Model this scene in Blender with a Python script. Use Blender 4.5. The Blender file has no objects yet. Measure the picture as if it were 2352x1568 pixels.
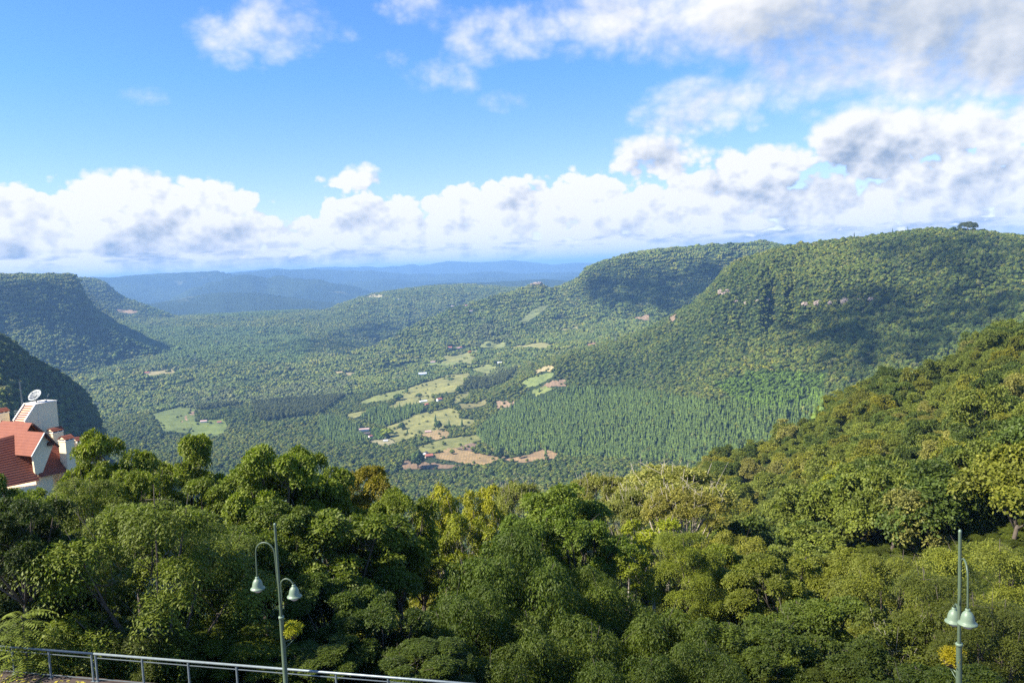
import bpy, bmesh, math, random
import numpy as np
from mathutils import Matrix, Vector

# ------------------------------------------------------------------ camera
FPX, CX, CY = 1900.0, 1176.0, 784.0            # focal length and centre, in pixels of a 2352 x 1568 picture
PITCH, ROLL = math.radians(5.2), math.radians(2.4)
_f = np.array([0, math.cos(PITCH), -math.sin(PITCH)])
_u = np.array([0, math.sin(PITCH), math.cos(PITCH)])
_r = np.array([1.0, 0, 0])
RIGHT = math.cos(ROLL) * _r - math.sin(ROLL) * _u
UP = math.sin(ROLL) * _r + math.cos(ROLL) * _u
scene = bpy.context.scene
COL = scene.collection
cam = bpy.data.cameras.new('camera')
cam.sensor_width = 36.0
cam.lens = 36.0 * FPX / 2352.0
cam.clip_start, cam.clip_end = 0.5, 250000.0
camo = bpy.data.objects.new('camera', cam)
camo.matrix_world = Matrix(((RIGHT[0], UP[0], -_f[0], 0), (RIGHT[1], UP[1], -_f[1], 0), (RIGHT[2], UP[2], -_f[2], 0), (0, 0, 0, 1)))
COL.objects.link(camo)
scene.camera = camo

# ------------------------------------------------------------------ light and exposure
SUN_EL = math.radians(42.0)
SUN_DIR = np.array([-math.cos(SUN_EL) * math.cos(math.radians(13)), -math.cos(SUN_EL) * math.sin(math.radians(13)), math.sin(SUN_EL)])
sun = bpy.data.lights.new('sun', 'SUN')
sun.energy, sun.angle, sun.color = 4.9, math.radians(0.5), (1.0, 0.93, 0.80)
suno = bpy.data.objects.new('sun', sun)
suno.rotation_euler = Vector(SUN_DIR).to_track_quat('Z', 'Y').to_euler()
suno.location = (-60, 20, 80)
COL.objects.link(suno)
vs = scene.view_settings
vs.view_transform, vs.look, vs.gamma, vs.use_curve_mapping, vs.exposure = 'Standard', 'None', 1.0, False, 1.3
scene.cycles.use_denoising = False
scene.cycles.max_bounces = 6
scene.cycles.diffuse_bounces = 2
scene.cycles.transparent_max_bounces = 8
scene.cycles.volume_bounces = 0
HAZE_DENSITY = 5.7e-5
HAZE_COLOR = (0.30, 0.57, 1.0)

def ray(x, y):
    return _f + (x - CX) / FPX * RIGHT + (CY - y) / FPX * UP
def at(x, y, D):
    d = ray(x, y)
    return d * (D / math.hypot(d[0], d[1]))
def atz(x, y, z):
    d = ray(x, y)
    return d * (z / d[2])
def proj(q):
    q = np.asarray(q, float)
    w = q @ _f
    return CX + FPX * (q @ RIGHT) / w, CY - FPX * (q @ UP) / w
def azel(x, y):
    d = ray(x, y)
    return math.atan2(d[0], d[1]), math.atan2(d[2], math.hypot(d[0], d[1]))

# ------------------------------------------------------------------ sky
world = bpy.data.worlds.new('World')
scene.world = world
world.use_nodes = True
NT = world.node_tree
NT.nodes.clear()

class NB:
    """small helper to write node trees"""
    def __init__(s, t): s.t = t
    def n(s, typ, **kw):
        x = s.t.nodes.new(typ)
        for k, v in kw.items(): setattr(x, k, v)
        return x
    def put(s, sock, v):
        if hasattr(v, 'is_output') or isinstance(v, bpy.types.NodeSocket): s.t.links.new(v, sock)
        elif v is not None: sock.default_value = v
    def m(s, op, a, b=None, c=None, clamp=False):
        x = s.n('ShaderNodeMath', operation=op, use_clamp=clamp)
        s.put(x.inputs[0], a); s.put(x.inputs[1], b)
        if c is not None: s.put(x.inputs[2], c)
        return x.outputs[0]
    def v(s, op, a, b=None, sc=None):
        x = s.n('ShaderNodeVectorMath', operation=op)
        s.put(x.inputs[0], a); s.put(x.inputs[1], b)
        if sc is not None: s.put(x.inputs['Scale'], sc)
        return x.outputs['Value'] if op in ('LENGTH', 'DOT_PRODUCT', 'DISTANCE') else x.outputs[0]
    def mr(s, a, f0, f1, t0, t1, interp='LINEAR', clamp=True):
        x = s.n('ShaderNodeMapRange', interpolation_type=interp, clamp=clamp)
        for i, q in enumerate((a, f0, f1, t0, t1)): s.put(x.inputs[i], q)
        return x.outputs[0]
    def mix(s, fac, a, b, blend='MIX'):
        x = s.n('ShaderNodeMix', data_type='RGBA', blend_type=blend)
        s.put(x.inputs[0], fac); s.put(x.inputs[6], a); s.put(x.inputs[7], b)
        return x.outputs[2]
    def noise(s, vec, scale, detail=5, rough=0.55, dist=0.0, lac=2.0):
        x = s.n('ShaderNodeTexNoise')
        s.put(x.inputs['Vector'], vec); s.put(x.inputs['Scale'], scale); s.put(x.inputs['Detail'], detail)
        s.put(x.inputs['Roughness'], rough); s.put(x.inputs['Distortion'], dist); s.put(x.inputs['Lacunarity'], lac)
        return x.outputs[0]
    def voro(s, vec, scale, detail=3, rough=0.5):
        x = s.n('ShaderNodeTexVoronoi', feature='SMOOTH_F1')
        s.put(x.inputs['Vector'], vec); s.put(x.inputs['Scale'], scale); s.put(x.inputs['Detail'], detail); s.put(x.inputs['Roughness'], rough)
        x.inputs['Smoothness'].default_value = 0.6
        return x.outputs['Distance']

def rgba(c): return (c[0], c[1], c[2], 1.0)

# clouds of the photograph: x, y, half width, half height (picture pixels), weight
CLOUDS = [(300, 520, 290, 120, 1.05), (110, 505, 230, 95, 1.0), (-80, 540, 260, 110, 1.0), (460, 505, 150, 95, 1.05), (330, 440, 150, 60, .8), (560, 535, 110, 60, .95),
          (120, 585, 420, 45, .8), (430, 588, 300, 34, .7), (690, 540, 115, 52, .95), (860, 505, 140, 58, .9), (830, 412, 85, 36, .62), (960, 535, 230, 50, .8),
          (1150, 480, 210, 75, .85), (1300, 475, 240, 95, .9), (1600, 480, 320, 85, .9), (1900, 480, 320, 80, .88), (2200, 460, 300, 110, .9), (2420, 440, 260, 120, .9),
          (1176, 592, 1700, 46, 1.02), (1700, 545, 900, 45, .72), (1490, 368, 110, 62, .9), (1760, 372, 150, 42, .62), (2000, 335, 125, 90, 1.05), (2250, 295, 200, 85, .85),
          (1660, 222, 165, 72, .85), (1545, 275, 90, 50, .62), (1400, 50, 350, 85, .95), (1720, 20, 380, 130, 1.05), (2060, 60, 430, 150, 1.15), (2330, 110, 300, 110, 1.15),
          (1140, 110, 80, 40, .5), (630, 70, 190, 75, .6), (510, 65, 120, 50, .5), (600, 130, 80, 40, .45), (990, 185, 95, 45, .6), (890, 140, 70, 40, .45),
          (1190, 235, 80, 28, .4), (1225, 305, 80, 26, .4), (350, 215, 60, 20, .34), (690, 15, 110, 50, .42), (940, 20, 70, 50, .36), (1250, 360, 60, 30, .36)]
GREYS = [(2100, 90, 520, 130, .72), (2010, 335, 110, 95, .42), (1560, 285, 90, 60, .45), (2330, 60, 250, 150, .7), (1700, 110, 250, 60, .35), (330, 588, 480, 30, .35), (1176, 572, 1700, 30, .24), (480, 550, 150, 50, .22), (2200, 395, 300, 40, .3), (-60, 490, 150, 60, .2)]

def build_sky():
    b = NB(NT)
    tc = b.n('ShaderNodeTexCoord')
    sep = b.n('ShaderNodeSeparateXYZ'); b.put(sep.inputs[0], tc.outputs['Generated'])
    az = b.m('ARCTAN2', sep.outputs[0], sep.outputs[1])
    el = b.m('ARCSINE', sep.outputs[2])
    com = b.n('ShaderNodeCombineXYZ'); b.put(com.inputs[0], az); b.put(com.inputs[1], el)
    q = com.outputs[0]
    sky = b.n('ShaderNodeTexSky', sky_type='NISHITA', sun_disc=False)
    sky.sun_elevation = SUN_EL
    sky.sun_rotation = math.atan2(SUN_DIR[0], SUN_DIR[1])
    sky.altitude, sky.air_density, sky.dust_density, sky.ozone_density = 900.0, 1.0, 0.3, 2.2
    hs = b.n('ShaderNodeHueSaturation'); hs.inputs['Saturation'].default_value = SKY_SAT; hs.inputs['Value'].default_value = SKY_VAL
    b.put(hs.inputs['Color'], b.mix(1.0, sky.outputs[0], b.mix(b.mr(el, 0.0, .22, 0, 1), rgba((0.86, 0.74, 0.94)), rgba((0.66, 0.80, 1.02))), 'MULTIPLY'))
    def blob(x, y, rx, ry):
        a0, e0 = azel(x, y)
        d = b.n('ShaderNodeVectorMath', operation='MULTIPLY_ADD')
        b.put(d.inputs[0], q); d.inputs[1].default_value = (FPX / rx, FPX / ry, 0); d.inputs[2].default_value = (-a0 * FPX / rx, -e0 * FPX / ry, 0)
        return b.v('DOT_PRODUCT', d.outputs[0], d.outputs[0])
    cov = None
    for (x, y, rx, ry, s) in CLOUDS:
        c = b.m('MULTIPLY_ADD', blob(x, y, rx, ry), -0.62 * s, s)
        cov = c if cov is None else b.m('SMOOTH_MAX', cov, c, 0.15)
    cov = b.m('MAXIMUM', cov, -0.30)
    # the rest of the sky carries broken cloud of the same kind
    far = b.mr(b.m('ABSOLUTE', az), 0.66, 1.0, 0.0, 1.0, 'SMOOTHSTEP')
    high = b.mr(el, 0.36, 0.6, 0.0, 1.0, 'SMOOTHSTEP')
    out = b.m('MAXIMUM', far, high)
    cov = b.m('ADD', b.m('MULTIPLY', cov, b.m('SUBTRACT', 1.0, out)), b.m('MULTIPLY', out, 0.22))
    def fbm2(vec, detail):
        x = b.n('ShaderNodeTexNoise', noise_dimensions='2D')
        b.put(x.inputs['Vector'], vec); x.inputs['Scale'].default_value = 1.0; x.inputs['Detail'].default_value = detail
        x.inputs['Roughness'].default_value = 0.56; x.inputs['Distortion'].default_value = 0.22
        return x.outputs[0]
    lowmask = b.mr(el, 0.006, 0.036, 1.0, 0.0, 'SMOOTHSTEP')
    st = b.m('MULTIPLY_ADD', lowmask, 36.0, 11.5)         # clouds near the horizon are seen flat on
    st2 = b.n('ShaderNodeCombineXYZ'); st2.inputs[0].default_value = 8.5; b.put(st2.inputs[1], st)
    w = b.v('MULTIPLY', q, st2.outputs[0])
    def sh(dx, dy): return b.v('ADD', w, b.v('MULTIPLY', st2.outputs[0], (dx, dy, 0)))
    n0 = fbm2(w, 8); n1 = fbm2(sh(-.016, .018), 4); n2 = fbm2(sh(-.04, .045), 2); n0c = fbm2(w, 4)
    vo = b.n('ShaderNodeTexVoronoi', voronoi_dimensions='2D', feature='F1'); b.put(vo.inputs['Vector'], w); vo.inputs['Scale'].default_value = 3.4
    vo.inputs['Detail'].default_value = 2.0; vo.inputs['Roughness'].default_value = 0.6
    vs_ = b.n('ShaderNodeTexVoronoi', voronoi_dimensions='2D', feature='F1'); b.put(vs_.inputs['Vector'], sh(-.010, .012)); vs_.inputs['Scale'].default_value = 3.4
    vs_.inputs['Detail'].default_value = 2.0; vs_.inputs['Roughness'].default_value = 0.6
    f0 = b.m('ADD', cov, b.m('MULTIPLY', b.m('SUBTRACT', n0, 0.52), b.mr(el, .09, .17, 1.15, CLOUD_AMP)))
    f0 = b.m('ADD', f0, b.m('MULTIPLY', b.m('SUBTRACT', 0.42, vo.outputs['Distance']), b.mr(el, .10, .18, .52, .20)))
    dens = b.mr(f0, 0.12, b.mr(el, 0.10, 0.17, 0.30, 1.05), 0.0, 1.0, 'SMOOTHSTEP')
    lit = b.m('ADD', b.m('MULTIPLY', b.m('SUBTRACT', n0c, n1), 1.6), b.m('MULTIPLY', b.m('SUBTRACT', n0, n2), 0.9))
    lit = b.m('ADD', lit, b.m('MULTIPLY', b.m('SUBTRACT', vs_.outputs['Distance'], vo.outputs['Distance']), b.mr(el, .10, .18, .62, .30)))
    edge = b.mr(f0, 0.3, 1.1, 0.22, -0.06)                # thin rims are bright, thick bodies darker
    lit = b.m('ADD', b.m('ADD', b.m('MULTIPLY', lit, b.mr(el, .10, .18, 1.0, .62)), edge), 0.82)
    grey = None
    for (x, y, rx, ry, s) in GREYS:
        c = b.m('MULTIPLY', b.mr(blob(x, y, rx, ry), 0.0, 1.4, 1.0, 0.0, 'SMOOTHSTEP'), s)
        grey = c if grey is None else b.m('MAXIMUM', grey, c)
    lit = b.m('SUBTRACT', lit, b.m('MULTIPLY', grey, 0.62))
    lit = b.m('MAXIMUM', b.m('MINIMUM', lit, 1.0), 0.0)
    ccol = b.mix(lit, rgba(CLOUD_DARK), rgba(CLOUD_LIT))
    col = b.mix(b.m('MULTIPLY', dens, 0.97), hs.outputs[0], ccol)
    bg = b.n('ShaderNodeBackground'); bg.inputs['Strength'].default_value = 0.055
    b.put(bg.inputs['Color'], col)
    o = b.n('ShaderNodeOutputWorld')
    NT.links.new(bg.outputs[0], o.inputs['Surface'])
SKY_SAT, SKY_VAL, CLOUD_AMP = 1.10, 1.72, 1.75
CLOUD_DARK, CLOUD_LIT = (2.7, 3.4, 4.5), (8.0, 7.9, 7.8)
build_sky()

# ------------------------------------------------------------------ helpers for objects
rng = np.random.default_rng(7)
random.seed(7)

def mesh_from(name, V, Fc, mat=None, smooth=False, attrs=None):
    me = bpy.data.meshes.new(name)
    V = np.asarray(V, np.float32)
    if isinstance(Fc, np.ndarray):
        nf, k = Fc.shape
        me.vertices.add(len(V)); me.vertices.foreach_set('co', V.ravel())
        me.loops.add(nf * k); me.loops.foreach_set('vertex_index', Fc.astype(np.int32).ravel())
        me.polygons.add(nf); me.polygons.foreach_set('loop_start', np.arange(0, nf * k, k, dtype=np.int32))
        me.update(calc_edges=True)
    else:
        me.from_pydata([tuple(map(float, v)) for v in V], [], Fc)
    if smooth: me.polygons.foreach_set('use_smooth', np.ones(len(me.polygons), bool))
    for k, a in (attrs or {}).items():
        a = np.asarray(a, np.float32)
        at_ = me.attributes.new(k, 'FLOAT', 'POINT'); at_.data.foreach_set('value', a.ravel())
    if mat: me.materials.append(mat)
    return me

def link(name, data, parent=None, kind=None, label=None, cat=None, group=None):
    o = bpy.data.objects.new(name, data)
    COL.objects.link(o)
    if parent is not None: o.parent = parent
    if kind: o['kind'] = kind
    if label: o['label'] = label
    if cat: o['category'] = cat
    if group: o['group'] = group
    return o

class MB:
    """collects verts and faces"""
    def __init__(s): s.V, s.F = [], []
    def add(s, V, Fc):
        k = len(s.V); s.V += [tuple(map(float, v)) for v in V]; s.F += [tuple(i + k for i in f) for f in Fc]
    def box(s, c, h, ax=None):
        c = np.asarray(c, float); ax = np.eye(3) if ax is None else np.asarray(ax, float)
        vs_ = [c + ax.T @ (np.array([x, y, z]) * h) for z in (-1, 1) for y in (-1, 1) for x in (-1, 1)]
        s.add(vs_, [(0, 2, 3, 1), (4, 5, 7, 6), (0, 1, 5, 4), (2, 6, 7, 3), (0, 4, 6, 2), (1, 3, 7, 5)])
    def tube(s, pts, rad, n=10, cap=True):
        pts = [np.asarray(p, float) for p in pts]
        rad = rad if hasattr(rad, '__len__') else [rad] * len(pts)
        V, k = [], len(pts); ref = None
        for i in range(k):
            t = pts[min(i + 1, k - 1)] - pts[max(i - 1, 0)]; t = t / (np.linalg.norm(t) + 1e-9)
            if ref is None: ref = np.array([1.0, 0, 0]) if abs(t[0]) < 0.8 else np.array([0, 1.0, 0])
            a = ref - t * (ref @ t); a /= np.linalg.norm(a) + 1e-9; ref = a; bb = np.cross(t, a)
            for j in range(n):
                w = 2 * math.pi * j / n
                V.append(pts[i] + rad[i] * (math.cos(w) * a + math.sin(w) * bb))
        Fc = [(i * n + j, i * n + (j + 1) % n, (i + 1) * n + (j + 1) % n, (i + 1) * n + j) for i in range(k - 1) for j in range(n)]
        if cap: Fc += [tuple(range(n))[::-1], tuple((k - 1) * n + j for j in range(n))]
        s.add(V, Fc)
    def lathe(s, prof, c=(0, 0, 0), n=24):
        c = np.asarray(c, float)
        V = [c + np.array([r * math.cos(2 * math.pi * j / n), r * math.sin(2 * math.pi * j / n), z]) for (r, z) in prof for j in range(n)]
        Fc = [(i * n + j, i * n + (j + 1) % n, (i + 1) * n + (j + 1) % n, (i + 1) * n + j) for i in range(len(prof) - 1) for j in range(n)]
        s.add(V, Fc)
    def mesh(s, name, mat, smooth=False):
        me = mesh_from(name, s.V, s.F, mat, False)
        if smooth:
            me.polygons.foreach_set('use_smooth', np.ones(len(me.polygons), bool))
        return me

# ------------------------------------------------------------------ materials
def mat(name, color, rough=0.6, metal=0.0, noise=None, bump=None, spec=0.4):
    """noise: (scale, amount, second colour)"""
    m = bpy.data.materials.new(name); m.use_nodes = True
    b = NB(m.node_tree); bs = m.node_tree.nodes['Principled BSDF']
    bs.inputs['Roughness'].default_value = rough; bs.inputs['Metallic'].default_value = metal
    bs.inputs['Specular IOR Level'].default_value = spec
    tc = b.n('ShaderNodeTexCoord')
    if noise:
        nn = b.noise(tc.outputs['Object'], noise[0], 6, 0.6)
        c = b.mix(b.mr(nn, 0.35, 0.68, 0, noise[1]), rgba(color), rgba(noise[2]))
        b.put(bs.inputs['Base Color'], c)
    else: bs.inputs['Base Color'].default_value = rgba(color)
    if bump:
        bp = b.n('ShaderNodeBump'); bp.inputs['Strength'].default_value = bump[1]; bp.inputs['Distance'].default_value = bump[2]
        b.put(bp.inputs['Height'], b.noise(tc.outputs['Object'], bump[0], 5, 0.6)); b.put(bs.inputs['Normal'], bp.outputs[0])
    return m

def foliage_mat(name, base, trans=0.30, rough=0.55, lv=0.9, spec=0.22, warm=(1.14, 1.02, 0.55)):
    """leaf colour: base x tint of the tree x leaf to leaf variation, with a little light through the leaf"""
    m = bpy.data.materials.new(name); m.use_nodes = True
    b = NB(m.node_tree); bs = m.node_tree.nodes['Principled BSDF']; out = m.node_tree.nodes['Material Output']
    ti = b.n('ShaderNodeAttribute', attribute_type='INSTANCER', attribute_name='tint')
    l = b.n('ShaderNodeAttribute', attribute_type='GEOMETRY', attribute_name='lv')
    c = b.mix(1.0, rgba(base), ti.outputs['Color'], 'MULTIPLY')
    c = b.mix(b.mr(l.outputs['Fac'], 0.55, 1.0, 0.0, 0.7), c, b.mix(1.0, c, rgba(warm), 'MULTIPLY'))
    k = b.mr(l.outputs['Fac'], 0, 1, 1 - lv * .5, 1 + lv * .5)
    c = b.v('SCALE', c, None, k)
    b.put(bs.inputs['Base Color'], c); bs.inputs['Roughness'].default_value = rough; bs.inputs['Specular IOR Level'].default_value = spec
    tr = b.n('ShaderNodeBsdfTranslucent'); b.put(tr.inputs['Color'], b.mix(1.0, c, rgba((1.1, 1.3, 0.5)), 'MULTIPLY'))
    ms = b.n('ShaderNodeMixShader'); ms.inputs[0].default_value = trans
    m.node_tree.links.new(bs.outputs[0], ms.inputs[1]); m.node_tree.links.new(tr.outputs[0], ms.inputs[2])
    m.node_tree.links.new(ms.outputs[0], out.inputs['Surface'])
    return m

M_LEAF = foliage_mat('leaf', (0.126, 0.152, 0.021))
M_LEAF_FAR = foliage_mat('leaf_far', (0.106, 0.141, 0.031), trans=0.12, rough=0.75, spec=0.15)
M_BARK = mat('bark', (0.075, 0.058, 0.042), 0.9, noise=(3.0, 0.8, (0.13, 0.11, 0.085)), bump=(14, .5, .05))
M_PALEBARK = mat('pale_bark', (0.42, 0.37, 0.29), 0.85, noise=(2.0, 0.8, (0.25, 0.21, 0.16)), bump=(14, .4, .04))

# ------------------------------------------------------------------ terrain height
def hash2(ix, iy, seed):
    h = (ix * 374761393 + iy * 668265263 + seed * 974711) & 0xFFFFFFFF
    h = ((h ^ (h >> 13)) * 1274126177) & 0xFFFFFFFF
    return ((h ^ (h >> 16)) & 0xFFFF) / 65535.0
def vnoise(x, y, seed=0):
    x = np.asarray(x, float); y = np.asarray(y, float)
    ix = np.floor(x).astype(np.int64); iy = np.floor(y).astype(np.int64)
    fx, fy = x - ix, y - iy
    fx = fx * fx * fx * (fx * (fx * 6 - 15) + 10); fy = fy * fy * fy * (fy * (fy * 6 - 15) + 10)
    a, b_, c, d = hash2(ix, iy, seed), hash2(ix + 1, iy, seed), hash2(ix, iy + 1, seed), hash2(ix + 1, iy + 1, seed)
    return (a * (1 - fx) + b_ * fx) * (1 - fy) + (c * (1 - fx) + d * fx) * fy
def fbm(x, y, seed=0, octv=4, gain=0.5):
    s, a, t = 0, 1.0, 0
    for k in range(octv):
        s = s + a * (vnoise(x * 2 ** k, y * 2 ** k, seed + k * 17) - 0.5); t += a; a *= gain
    return s / t
def px2az(px, y=800): return azel(px, y)[0]

def cubic1(xs, ys, x):
    """monotone-ish cubic through rows of ys (rows: xs) evaluated at x"""
    xs = np.asarray(xs, float); ys = np.asarray(ys, float)
    m = np.gradient(ys, xs, axis=0)
    i = np.clip(np.searchsorted(xs, x) - 1, 0, len(xs) - 2)
    h = xs[i + 1] - xs[i]; t = np.clip((x - xs[i]) / h, 0, 1)
    return i, h, t, m, ys
def table_eval(azc, lr, T, az, lnr):
    """bicubic-like evaluation of a table T[row r, col az]"""
    i, h, t, m, ys = cubic1(lr, T, lnr)
    h00, h10, h01, h11 = 2 * t**3 - 3 * t**2 + 1, t**3 - 2 * t**2 + t, -2 * t**3 + 3 * t**2, t**3 - t**2
    rows = h00[:, None] * ys[i] + (h10 * h)[:, None] * m[i] + h01[:, None] * ys[i + 1] + (h11 * h)[:, None] * m[i + 1]
    j = np.clip(np.searchsorted(azc, az) - 1, 0, len(azc) - 2)
    s = np.clip((az - azc[j]) / (azc[j + 1] - azc[j]), 0, 1); s = s * s * (3 - 2 * s)
    k = np.arange(len(az))
    return rows[k, j] * (1 - s) + rows[k, j + 1] * s

NEAR_PX = [-500, 100, 500, 900, 1300, 1700, 2100, 2300, 2700]
NEAR_R = [18, 38, 45, 60, 85, 110, 200, 330, 450, 600]
NEAR_Z = [[-17, -17, -17, -17, -17, -18, -19, -19, -18],
          [-17, -17.2, -19, -21, -22, -22, -22, -21, -20],
          [-18, -19, -22, -24, -25, -25, -24, -23, -21],
          [-26, -27, -29, -31, -32, -31, -28, -26, -23],
          [-36, -38, -40, -42, -42, -39, -33, -30, -27],
          [-50, -52, -55, -55, -53, -47, -39, -35, -30],
          [-100, -105, -110, -112, -98, -74, -55, -47, -34],
          [-180, -190, -195, -190, -140, -99, -68, -53, -34],
          [-250, -260, -260, -240, -160, -114, -72, -50, -30],
          [-300, -320, -320, -300, -240, -190, -120, -90, -50]]
VAL_PX = [-500, 100, 400, 700, 900, 1100, 1300, 1500, 1700, 2100, 2600]
VAL_R = [400, 700, 1100, 1600, 2200, 3000, 3700, 4700, 6000, 6900, 8800, 12000, 20000, 75000]
VAL_Z = [[-230, -240, -240, -240, -240, -240, -240, -240, -240, -200, -160],
         [-290, -300, -310, -320, -320, -320, -310, -300, -280, -220, -170],
         [-340, -350, -375, -385, -390, -390, -380, -370, -340, -270, -220],
         [-380, -390, -400, -408, -410, -410, -395, -380, -345, -260, -240],
         [-390, -400, -402, -405, -402, -395, -350, -330, -310, -220, -200],
         [-380, -385, -385, -388, -390, -370, -300, -262, -250, -200, -180],
         [-330, -335, -335, -350, -395, -345, -290, -235, -230, -200, -180],
         [-300, -305, -305, -325, -400, -340, -270, -220, -200, -150, -150],
         [-290, -285, -275, -290, -390, -330, -260, -220, -200, -150, -150],
         [-290, -285, -268, -285, -400, -330, -260, -240, -220, -200, -200],
         [-450, -450, -450, -450, -450, -450, -430, -400, -380, -350, -350],
         [-470, -470, -470, -470, -470, -470, -470, -450, -450, -450, -450],
         [-450] * 11, [-450] * 11]
TREE_H = 7.0

def prof_dome(t): return np.where(t < 0.6, 0.50 * (t / 0.6) ** 1.15, np.where(t < 0.70, 0.50 + 2.6 * (t - 0.6), 0.76 + 0.24 * np.sin((t - 0.70) / 0.30 * math.pi / 2)))
def prof_mesa(t): return np.where(t < 0.62, 0.46 * (t / 0.62) ** 1.2, np.where(t < 0.86, 0.46 + 0.46 * (t - 0.62) / 0.24, 0.92 + 0.08 * (t - 0.86) / 0.14))
def prof_ridge(t): return t ** 1.15
def prof_convex(t): return np.sin(t * math.pi / 2) ** 1.1

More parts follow.
